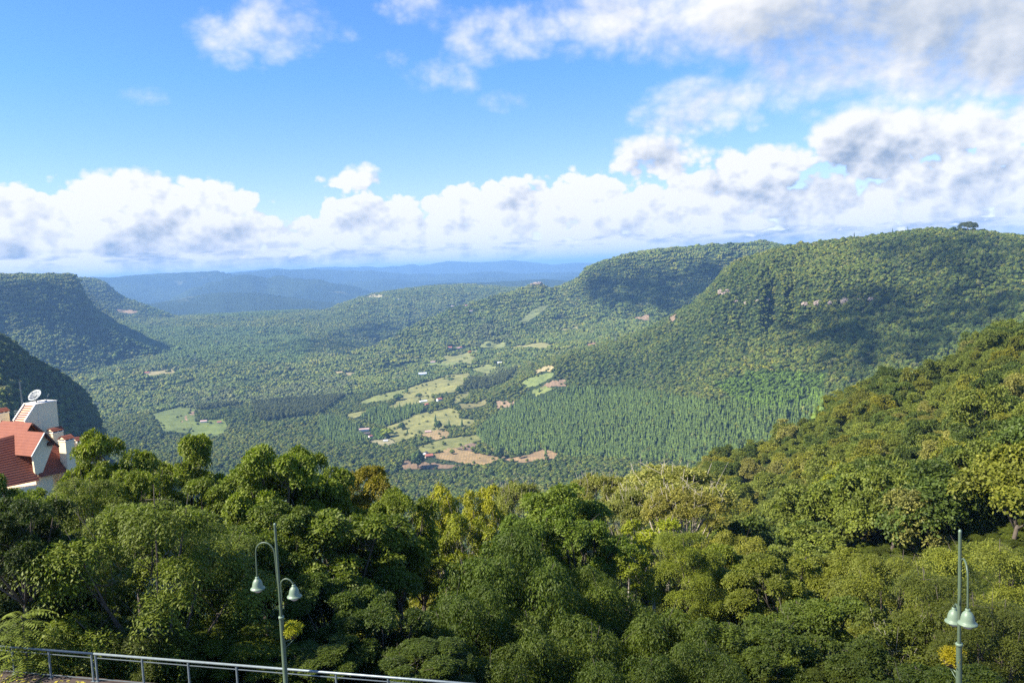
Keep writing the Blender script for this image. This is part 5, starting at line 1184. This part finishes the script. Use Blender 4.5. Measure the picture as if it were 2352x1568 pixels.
    put('tower_roof', tiled(lw(t0[0] - .02, bt - .22, zt - .05), lw(t0[0] - .02, bt - wd + .22, zt - .05), lw(t3[0] - .02, bt - wd + .22, t3[1] - .05), lw(t3[0] - .02, bt - .22, t3[1] - .05), .3, .05), M_TILE, tw)
    for q in (bt - .10, bt - wd + .10): beam(lw(t0[0], q, zt + .07), lw(t3[0], q, t3[1] + .07), .09, M_TRIM, 'parapet', tw)
    mb = MB(); mb.box(lw((t0[0] + t1[0]) / 2, bt - wd / 2, zt + .05), ((t1[0] - t0[0]) / 2 + .06, wd / 2 + .06, .05), [E1, E2, E3]); put('coping', mb, M_TRIM, tw)
    mb = MB(); x_ = onb(450, 500, bt)[0]; mb.box(lw(x_, bt + .02, zt - 1.2), (.02, .02, 1.1), [E1, E2, E3]); put('downpipe', mb, M_TRIM, tw)
    # ---- chimneys
    def chimney(zx, zy, b, w1, w2, h, top_zy=None):
        c = onb(zx, zy, b)             # lower front corner
        if top_zy is not None: h = onb(top_zy[0], top_zy[1], b)[1] - c[1]
        mb = MB(); mb.box(lw(c[0] + w1 / 2, b - w2 / 2, c[1] + h / 2 - 1.0), (w1 / 2, w2 / 2, h / 2 + 1.0), [E1, E2, E3]); ch = put('chimney', mb, M_CREAM)
        z = c[1] + h
        mb = MB(); mb.box(lw(c[0] + w1 / 2, b - w2 / 2, z + .05), (w1 / 2 + .06, w2 / 2 + .06, .05), [E1, E2, E3]); put('chimney_band', mb, M_TRIM, ch)
        mb = MB(); mb.box(lw(c[0] + w1 / 2, b - w2 / 2, z + .17), (w1 / 2 - .08, w2 / 2 - .08, .07), [E1, E2, E3]); put('vent', mb, M_SLOT, ch)
        for sx in (-1, 0, 1):
            for sy in (-1, 1):
                mb = MB(); mb.box(lw(c[0] + w1 / 2 + sx * (w1 / 2 - .06), b - w2 / 2 + sy * (w2 / 2 - .06), z + .17), (.06, .06, .07), [E1, E2, E3]); put('pier', mb, M_TRIM, ch)
        e = z + .25; o_ = .10; hgt = .42
        A0, A1 = lw(c[0] - o_, b + o_, e), lw(c[0] + w1 + o_, b + o_, e); B0, B1 = lw(c[0] - o_, b - w2 - o_, e), lw(c[0] + w1 + o_, b - w2 - o_, e)
        R0_, R1_ = lw(c[0] - o_, b - w2 / 2, e + hgt), lw(c[0] + w1 + o_, b - w2 / 2, e + hgt)
        r = put('chimney_roof', tiled(R0_, R1_, A1, A0, .25, .03), M_TILE, ch); put('chimney_roof', tiled(R1_, R0_, B0, B1, .25, .03), M_TILE, ch)
        mb = MB(); i0, i1, i2 = lw(c[0] - .02, b - .02, e), lw(c[0] - .02, b - w2 + .02, e), lw(c[0] - .02, b - w2 / 2, e + hgt - .05); dd = E1 * (w1 + .04)
        mb.add([i0, i1, i2, i0 + dd, i1 + dd, i2 + dd], [(0, 1, 2), (5, 4, 3), (0, 3, 4, 1)]); put('pediment', mb, M_CREAM, ch)
    chimney(800, 1155, .5, 1.15, 1.25, 3, (772, 800))
    chimney(925, 1010, -1.9, .75, 1.2, 3, (912, 815))
    chimney(632, 830, bb + .9, 1.45, 1.0, 2, (622, 706))
    chimney(2, 575, bb - 6.0, 1.25, 1.2, 2, (2, 478))
    # ---- lower wing half hidden by the trees
    def wing(zx0, zy0, zx1, zy1, b, d1, d2):
        p, q = onb(zx0, zy0, b), onb(zx1, zy1, b)
        put('lower_roof', tiled(lw(p[0], b - 2.2, p[1] + 2.0), lw(q[0], b - 2.2, p[1] + 2.0), lw(q[0], b + .3, p[1] - .3), lw(p[0], b + .3, p[1] - .3)), M_TILE)
        put('wing_wall', prism([(p[0] + .2, p[1] + .2), (q[0] - .2, p[1] + .2), (q[0] - .2, p[1] - 8), (p[0] + .2, p[1] - 8)], b - .1, b - 5), M_CREAM)
    wing(830, 1130, 1250, 1060, -2.0, 0, 0)
    # body of the house under the roofs
    c0, c1 = onb(-260, 1350, 1.2), onb(720, 1200, 1.2)
    mb = prism([(c0[0], c0[1] - .6), (foot[0] - .2, foot[1] - 1.2), (foot[0] - .2, gz - BO[2] - 6), (c0[0], gz - BO[2] - 6)], 1.0, -10); put('wall', mb, M_CREAM)
    mb = prism([(foot[0], foot[1] - .4), (c1[0], foot[1] - .4), (c1[0], gz - BO[2] - 6), (foot[0], gz - BO[2] - 6)], -.4, -10); put('wall', mb, M_CREAM)
    for i in range(4):
        wz = foot[1] - 3.6; wa = foot[0] - 1.4 - i * 2.2
        mb = MB(); mb.box(lw(wa, 1.03, wz), (.55, .05, .8), [E1, E2, E3]); wf = put('window', mb, M_TRIM)
        mb = MB(); mb.box(lw(wa, 1.09, wz), (.45, .012, .7), [E1, E2, E3]); put('pane', mb, mat('glass', (.03, .04, .05), .1, spec=.8), wf)
    # ---- things on the tower
    def thing(name, lab, cat, loc):
        o = bpy.data.objects.new(name, None); COL.objects.link(o); o.location = loc; o['label'] = lab; o['category'] = cat; return o
    dl = W((t0[0] + t1[0]) / 2 - .35, bt - wd * .62, zt + .1)
    o = thing('satellite_dish', 'mesh satellite dish on top of the cream tower', 'satellite dish', dl)
    M_DISH = mat('dish', (.33, .34, .33), .6, .1, noise=(4, .6, (.24, .24, .24)))
    b = MB(); n = 20
    ax = unit(np.array([-.16, -.72, .75])); sx = unit(np.cross(ax, E3)); sy = np.cross(sx, ax); R = .84; cc = np.array([0, 0, .72])
    V = [cc]; Fc = []
    for k in range(1, 6):
        for j in range(n):
            w = 2 * math.pi * j / n; r_ = R * k / 5; V.append(cc + sx * r_ * math.cos(w) + sy * r_ * math.sin(w) + ax * .30 * (k / 5) ** 2)
    for j in range(n): Fc.append((0, 1 + j, 1 + (j + 1) % n))
    for k in range(4):
        for j in range(n): Fc.append((1 + k * n + j, 1 + (k + 1) * n + j, 1 + (k + 1) * n + (j + 1) % n, 1 + k * n + (j + 1) % n))
    b.add(V, Fc); me = b.mesh('reflector', M_DISH, True); rf = link('reflector', me, o); md = rf.modifiers.new('thickness', 'SOLIDIFY'); md.thickness = .02
    b = MB()
    for j in range(10):
        w = 2 * math.pi * j / 10; b.tube([cc + ax * .02, cc + (sx * math.cos(w) + sy * math.sin(w)) * R * .5 + ax * .10, cc + (sx * math.cos(w) + sy * math.sin(w)) * R + ax * .31], .016, 5)
    b.tube([cc + (sx * math.cos(2 * math.pi * j / n) + sy * math.sin(2 * math.pi * j / n)) * R + ax * .30 for j in range(n + 1)], .022, 6)
    link('rib', b.mesh('rib', M_STEEL, True), o)
    b = MB(); b.tube([(0, 0, 0), cc - ax * .05], .06, 8); b.tube([(.4, 0, 0), cc - ax * .05], .03, 6); b.tube([(-.3, .35, 0), cc - ax * .05], .03, 6); link('stand', b.mesh('stand', M_STEEL, True), o)
    b = MB(); f_ = cc + ax * .75
    for j in range(3):
        w = 2 * math.pi * j / 3; b.tube([cc + (sx * math.cos(w) + sy * math.sin(w)) * R * .9 + ax * .26, f_], .012, 5)
    b.tube([f_ - ax * .08, f_ + ax * .1], .06, 8); link('feed_horn', b.mesh('feed_horn', M_STEEL, True), o)
    ml = W(t0[0] - .15, bt - wd - .15, zt - 1.2)
    o = thing('antenna_mast', 'thin lattice antenna mast beside the dish tower', 'antenna', ml)
    b = MB(); h = onb(255, 95, bt - wd)[1] - (zt - 1.2)
    lean = np.array([-.03, 0, 0])
    for w in (0, 2.09, 4.19): b.tube([np.array([.10 * math.cos(w), .10 * math.sin(w), 0]), np.array([.06 * math.cos(w), .06 * math.sin(w), h]) + lean * h], .016, 5)
    for k in range(16):
        for w in (0, 2.09, 4.19):
            z0, z1 = h * k / 16, h * (k + 1) / 16; b.tube([np.array([.09 * math.cos(w), .09 * math.sin(w), z0]) + lean * z0, np.array([.09 * math.cos(w + 2.09), .09 * math.sin(w + 2.09), z1]) + lean * z1], .008, 4)
    link('lattice', b.mesh('lattice', M_STEEL), o)
    b = MB(); b.tube([(0, 0, h * .98) + lean * h, (0, 0, h * 1.1) + lean * h], .01, 5); link('rod', b.mesh('rod', M_STEEL), o)
    al = W(t0[0] - 1.0, bt - wd - .25, zt - 3.0)
    o = thing('rooftop_aerial', 'small comb aerial left of the lattice mast', 'antenna', al)
    b = MB(); b.tube([(0, 0, 0), (0, 0, 2.6)], .02, 6); link('pole', b.mesh('pole', M_STEEL), o)
    b = MB()
    for k in range(6): b.tube([np.array([-.28, 0, 1.0 + k * .25]) + (0, 0, .0), np.array([.28, 0, 1.05 + k * .25])], .012, 4)
    link('element', b.mesh('element', M_STEEL), o)
    wl = W(t1[0] - .9, bt - .8, zt + .1)
    o = thing('whip_aerial', 'short leaning whip aerial on the tower corner', 'antenna', wl)
    b = MB(); b.tube([(0, 0, 0), E1 * .45 + E3 * .85], .03, 6); link('rod', b.mesh('rod', M_STEEL), o)
    b = MB(); b.box((0, 0, .05), (.12, .12, .05)); link('foot', b.mesh('foot', M_STEEL), o)
building()

# ------------------------------------------------------------------ farmhouses in the valley
ROOFS = {'red': (0.40, 0.13, 0.08), 'pink': (0.52, 0.36, 0.30), 'white': (0.75, 0.75, 0.74), 'blue': (0.62, 0.72, 0.82), 'dark': (0.14, 0.11, 0.10), 'tan': (0.50, 0.40, 0.30)}
_rm = {k: mat(k + '_roof', c, .7, noise=(.6, .7, tuple(x * .75 for x in c))) for k, c in ROOFS.items()}
_wm = {'white': mat('white_wall', (.78, .76, .72), .8), 'cream': mat('cream_wall', (.62, .52, .40), .8), 'brick': mat('brick_wall', (.38, .19, .13), .85)}
M_PANE = mat('house_window', (.04, .045, .05), .2)
def farmhouse(px, py, w, d, h, ang, roof, wall, lab, name='farmhouse', cat='house', rmin=700, group=None, z=None):
    q = hit(px, py, rmin)
    if q is None: return
    o = bpy.data.objects.new(name, None); COL.objects.link(o); o.location = (q[0], q[1], q[2] - .2); o.rotation_euler = (0, 0, ang); o['label'] = lab; o['category'] = cat
    b = MB(); gh = d * .28; b.box((0, 0, h / 2 - .5), (w / 2, d / 2, h / 2 + .5)); b.add([(-w / 2, -d / 2, h), (-w / 2, d / 2, h), (-w / 2, 0, h + gh), (w / 2, -d / 2, h), (w / 2, d / 2, h), (w / 2, 0, h + gh)], [(0, 2, 1), (3, 4, 5)])
    wl_ = link('wall', b.mesh('wall', _wm[wall]), o)
    e = .6
    for s_ in (-1, 1):
        b = MB(); V = [(-w / 2 - e, 0, h + gh + .06), (w / 2 + e, 0, h + gh + .06), (w / 2 + e, s_ * (d / 2 + e), h - e * .56 + .06), (-w / 2 - e, s_ * (d / 2 + e), h - e * .56 + .06)]
        b.add(V + [(x, y, zz + .18) for x, y, zz in V], [(0, 1, 2, 3), (4, 7, 6, 5), (0, 4, 5, 1), (1, 5, 6, 2), (2, 6, 7, 3), (3, 7, 4, 0)]); link('roof', b.mesh('roof', _rm[roof]), o)
    if cat == 'house':
        b = MB(); b.box((w * .1, -d / 2 - .02, 1.05), (.5, .03, 1.05)); link('door', b.mesh('door', M_DARKWOOD), o)
        wm = MB(); wm.box((0, 0, 0), (.55, .03, .55)); wm = wm.mesh('window', M_PANE)
        for x in (-.36, -.14, .34):
            c = link('window', wm, o); c.location = (x * w, -d / 2 - .03, 1.7)
for (zx, zy), w, d, h, a, rf, wl, lab in HOUSES:
    x, y = z4([(zx, zy)])[0]
    farmhouse(x, y, w, d, h, a, rf, wl, lab, *(('shed', 'shed') if ('shed' in lab or 'barn' in lab) else ('farmhouse', 'house')))
for x, y, w, rf, lab in HOUSES2:
    farmhouse(x, y, w, w * .55, 4, .15, rf, 'white', lab)
farmhouse(2344, 748, 9, 7, 3.5, .4, 'red', 'white', 'white house with red roof at the top of the near slope', rmin=250)

# ------------------------------------------------------------------ pylons
def pylon(px, py, Hm, D, lab):
    q = hit(px, py, 700)
    if q is None: return
    o = bpy.data.objects.new('power_pylon', None); COL.objects.link(o); o.location = (q[0], q[1], q[2] - 1); o['label'] = lab; o['category'] = 'pylon'; o['group'] = 'power line pylons'
    b = MB(); w = .35; k = Hm / 34.0
    for sx in (-1, 1):
        for sy in (-1, 1): b.tube([(sx * 3 * k, sy * 3 * k, 0), (sx * 1.0 * k, sy * 1.0 * k, 20 * k), (sx * 5 * k, sy * .6 * k, 32 * k)], w * k, 5)
        for i in range(5): b.tube([(-sx * (3 - i * .4) * k, -3 * k + i * .4 * k, i * 4 * k), (sx * (3 - (i + 1) * .4) * k, -3 * k + (i + 1) * .4 * k, (i + 1) * 4 * k)], w * .6 * k, 4)
    link('lattice', b.mesh('lattice', M_STEEL), o)
    b = MB(); b.box((0, 0, 32.3 * k), (9 * k, .5 * k, .45 * k)); b.tube([(-5 * k, 0, 32 * k), (-5 * k, 0, 35 * k)], w * k, 4); b.tube([(5 * k, 0, 32 * k), (5 * k, 0, 35 * k)], w * k, 4); link('crossarm', b.mesh('crossarm', M_STEEL), o)
pylon(225, 950, 36, 1900, 'branching lattice pylon right of the dark left slope')
pylon(449, 832, 34, 3200, 'tiny lattice pylon among the woods in the left valley')
pylon(1414, 790, 34, 2600, 'tiny lattice pylon at the foot of the large right hill')

# ------------------------------------------------------------------ single trees far off
def far_tree(px, py, wpx, kind, lab, name, rmin, tint, group=None, tall=1.0, D=None):
    q = hit(px, py, rmin) if D is None else np.append(at(px, py, D)[:2], 0)
    if q is None: return
    if D is not None: q[2] = float(ground(q[0], q[1]))
    s = wpx * np.linalg.norm(q) / FPX
    o = bpy.data.objects.new(name, None); COL.objects.link(o); o.location = q - np.array([0, 0, .2]); o['label'] = lab; o['category'] = 'tree'
    if group: o['group'] = group
    me = {'round': PROTO.objects['b1'].data, 'cone': PROTO.objects['c0'].data, 'thin': KIND['umbrella'][0][0], 'plain': PROTO.objects['b3'].data}[kind]
    wd = {'round': 9.2, 'plain': 9.2, 'cone': 6.4, 'thin': 10.0}[kind]
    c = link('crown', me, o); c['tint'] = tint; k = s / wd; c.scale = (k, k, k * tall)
    zoff = {'round': 0, 'plain': 0, 'cone': 0, 'thin': -12.0}[kind] * k * tall; c.location = (0, 0, zoff)
    b = MB(); b.tube([(0, 0, -1), (0, 0, (2.5 if kind == 'thin' else 6) * k * tall)], [.35 * k, .2 * k], 6); link('trunk', b.mesh('trunk', M_BARK, True), o)
for i, (zx, zy, w, kd, lab) in enumerate([(1020, 664, 9, 'cone', 'tallest pointed dark tree alone in the main pasture'), (725, 735, 15, 'round', 'round tree at the lower left of the main pasture'), (772, 772, 7, 'cone', 'small pointed tree below the round one in the main pasture'),
        (1045, 735, 18, 'round', 'round tree above the small tan field'), (1140, 712, 9, 'cone', 'pointed tree left of the pair at the pasture rim'), (1254, 698, 9, 'cone', 'pointed tree right of the pair at the pasture rim'),
        (865, 1075, 34, 'round', 'dark round tree between the lowest reddish fields'), (1580, 1000, 24, 'round', 'dark tree at the right end of the large tan field'), (1225, 415, 14, 'round', 'round tree at the right of the upper pasture'), (875, 445, 14, 'plain', 'low bush tree inside the upper pasture'),
        (590, 800, 32, 'plain', 'light green tree cluster beside the farmyard'), (1322, 58, 10, 'plain', 'orange autumn tree on the far farmland'), (770, 410, 10, 'cone', 'dark tree row end that splits the upper pasture'), (690, 475, 24, 'plain', 'bushy tree at the lower edge of the upper pasture'), (1760, 990, 16, 'round', 'small dark tree in the right hand tan field')]):
    x, y = z4([(zx, zy)])[0]
    tn = [3.2, 1.1, .8] if 'orange' in lab else [1.5, 1.4, .6] if 'light green' in lab else [.6, .72, .8]
    far_tree(x, y, w, kd, lab, 'field_tree', 700, tn, tall=1.3 if kd == 'round' else .7)
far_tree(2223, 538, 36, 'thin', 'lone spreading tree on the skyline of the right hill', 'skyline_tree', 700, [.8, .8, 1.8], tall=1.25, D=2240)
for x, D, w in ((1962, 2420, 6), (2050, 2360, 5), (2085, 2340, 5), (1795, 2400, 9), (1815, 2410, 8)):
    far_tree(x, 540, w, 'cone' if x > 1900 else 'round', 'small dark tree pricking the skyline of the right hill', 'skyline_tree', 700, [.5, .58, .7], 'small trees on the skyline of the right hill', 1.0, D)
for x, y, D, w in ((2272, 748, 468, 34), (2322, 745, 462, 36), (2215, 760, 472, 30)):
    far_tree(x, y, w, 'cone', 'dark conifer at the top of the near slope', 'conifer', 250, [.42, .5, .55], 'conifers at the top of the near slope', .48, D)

# ------------------------------------------------------------------ rocky places
M_ROCK = mat('rock', (0.36, 0.28, 0.22), .95, noise=(.05, .9, (0.22, 0.18, 0.15)), bump=(.4, .8, 1.5))
def outcrop(pts, size, lab, rmin, name='rock_outcrop'):
    b = MB(); g = np.random.default_rng(len(lab)); base = None
    for (x, y) in pts:
        q = hit(x, y, rmin)
        if q is None: continue
        if base is None: base = q
        s = size * g.uniform(.5, 1.2)
        V = ICO2[0] * (1 + g.normal(size=(len(ICO2[0]), 1)) * .14) * np.array([s, s, s * g.uniform(.5, .9)]) + (q - base) + np.array([0, 0, s * .25])
        b.add(V, [tuple(f) for f in ICO2[1]])
    if base is None: return
    o = link(name, b.mesh(name, M_ROCK), label=lab, cat='rock'); o.location = base
outcrop([(1214, 656), (1222, 655), (1230, 654), (1238, 655), (1246, 658)], 16, 'bare rock knob at the head of the centre right ridge', 3500)
outcrop([(1658, 674), (1664, 676), (1670, 672)], 9, 'small white rock face on the left end of the right hill', 1500)
outcrop([(1690, 696), (1715, 698), (1740, 694), (1762, 692)], 8, 'broken pale rock band below the shoulder of the right hill', 1500)
outcrop([(1850, 703), (1880, 701), (1910, 698), (1940, 696), (1970, 692), (2000, 690)], 9, 'long brown rock ledge across the right hill', 1200)

# ------------------------------------------------------------------ unseen clouds above the frame, outlined to shade the hills
M_CLOUD = mat('cloud', (.9, .9, .9), 1.0, spec=0)
CLOUDS_ABOVE = [([(1560, 660), (1400, 625), (1345, 650), (1350, 690), (1420, 712), (1560, 725), (1640, 690), (1660, 640), (1640, 615), (1590, 640)], 3300, 3000, 'grey cloud high above the flat topped hill in the middle distance'),
          ([(1900, 720), (1830, 745), (1840, 800), (1900, 860), (2000, 860), (2150, 800), (2340, 735), (2350, 690), (2200, 675), (2030, 690)], 2600, 900, 'ragged cloud high above the flank of the large right hill'),
          ([(1960, 575), (2040, 600), (2200, 640), (2340, 640), (2350, 560), (2200, 545), (2060, 550)], 2900, 900, 'long cloud high above the crest of the large right hill'),
          ([(20, 660), (100, 655), (165, 660), (180, 715), (120, 740), (20, 735)], 3900, 3000, 'heavy cloud high above the left mesa'),
          ([(640, 795), (740, 772), (830, 742), (905, 738), (880, 772), (800, 806), (700, 818)], 3600, 3000, 'broad unseen cloud added to darken the wooded gorge in the middle of the valley'),  # unseen cloud, added to darken the gorge
          ([at(1640, 1330, 60), at(2000, 1290, 64), at(2352, 1240, 66), (140, 20, -30), (60, -80, -10), (0, -10, -15), at(1050, 1540, 33), at(1300, 1480, 37)], 900, 0, 'thin cloud overhead that dulls the trees around the right lamp post')]
def cloud_for(poly, hgt, rmin, lab, seed, cover=1.25):
    g = np.random.default_rng(seed + 50); W_ = [np.asarray(q, float) if len(q) == 3 else hit(q[0], q[1], rmin) for q in poly]; W_ = np.array([q for q in W_ if q is not None])
    if len(W_) < 3: return
    up = W_ + SUN_DIR * ((hgt - W_[:, 2]) / SUN_DIR[2])[:, None]
    lo, hi = up[:, :2].min(0), up[:, :2].max(0); A = (hi - lo).prod() * .65; R = math.sqrt(A) * .030
    b = MB(); c0 = up.mean(0); n = 0; nmax = int(A * cover / (math.pi * R * R))
    for _ in range(20000):
        p = lo + (hi - lo) * g.random(2)
        e = up[:, :2]; f_ = np.roll(e, -1, 0); ab = f_ - e; t = np.clip(((p - e) * ab).sum(1) / ((ab * ab).sum(1) + 1e-9), 0, 1); dist = np.linalg.norm(e + ab * t[:, None] - p, axis=1).min()
        ins = in_poly(np.array([p[0]]), np.array([p[1]]), up)[0]; sd = dist if ins else -dist
        if g.random() > np.clip(.5 + sd / (R * 11), 0, 1): continue
        if fbm(np.array([p[0] / R / 5]), np.array([p[1] / R / 5]), seed, 3)[0] < -.16: continue
        r = R * g.uniform(.5, 1.3)
        V = ICO0[0] * (1 + g.normal(size=(len(ICO0[0]), 1)) * .25) * np.array([r, r, r * .6]) + np.array([p[0] - c0[0], p[1] - c0[1], g.uniform(0, R * 3)])
        b.add(V, [tuple(f) for f in ICO0[1]]); n += 1
        if n > nmax: break
    o = link('cloud', b.mesh('cloud', M_CLOUD, True), label=lab, cat='cloud'); o.location = (c0[0], c0[1], hgt)
for i, (pl, hg, rm, lab) in enumerate(CLOUDS_ABOVE): cloud_for(pl, hg, rm, lab, i, (1.7, 1.8, 1.2, 1.7, 1.0, .30)[i])
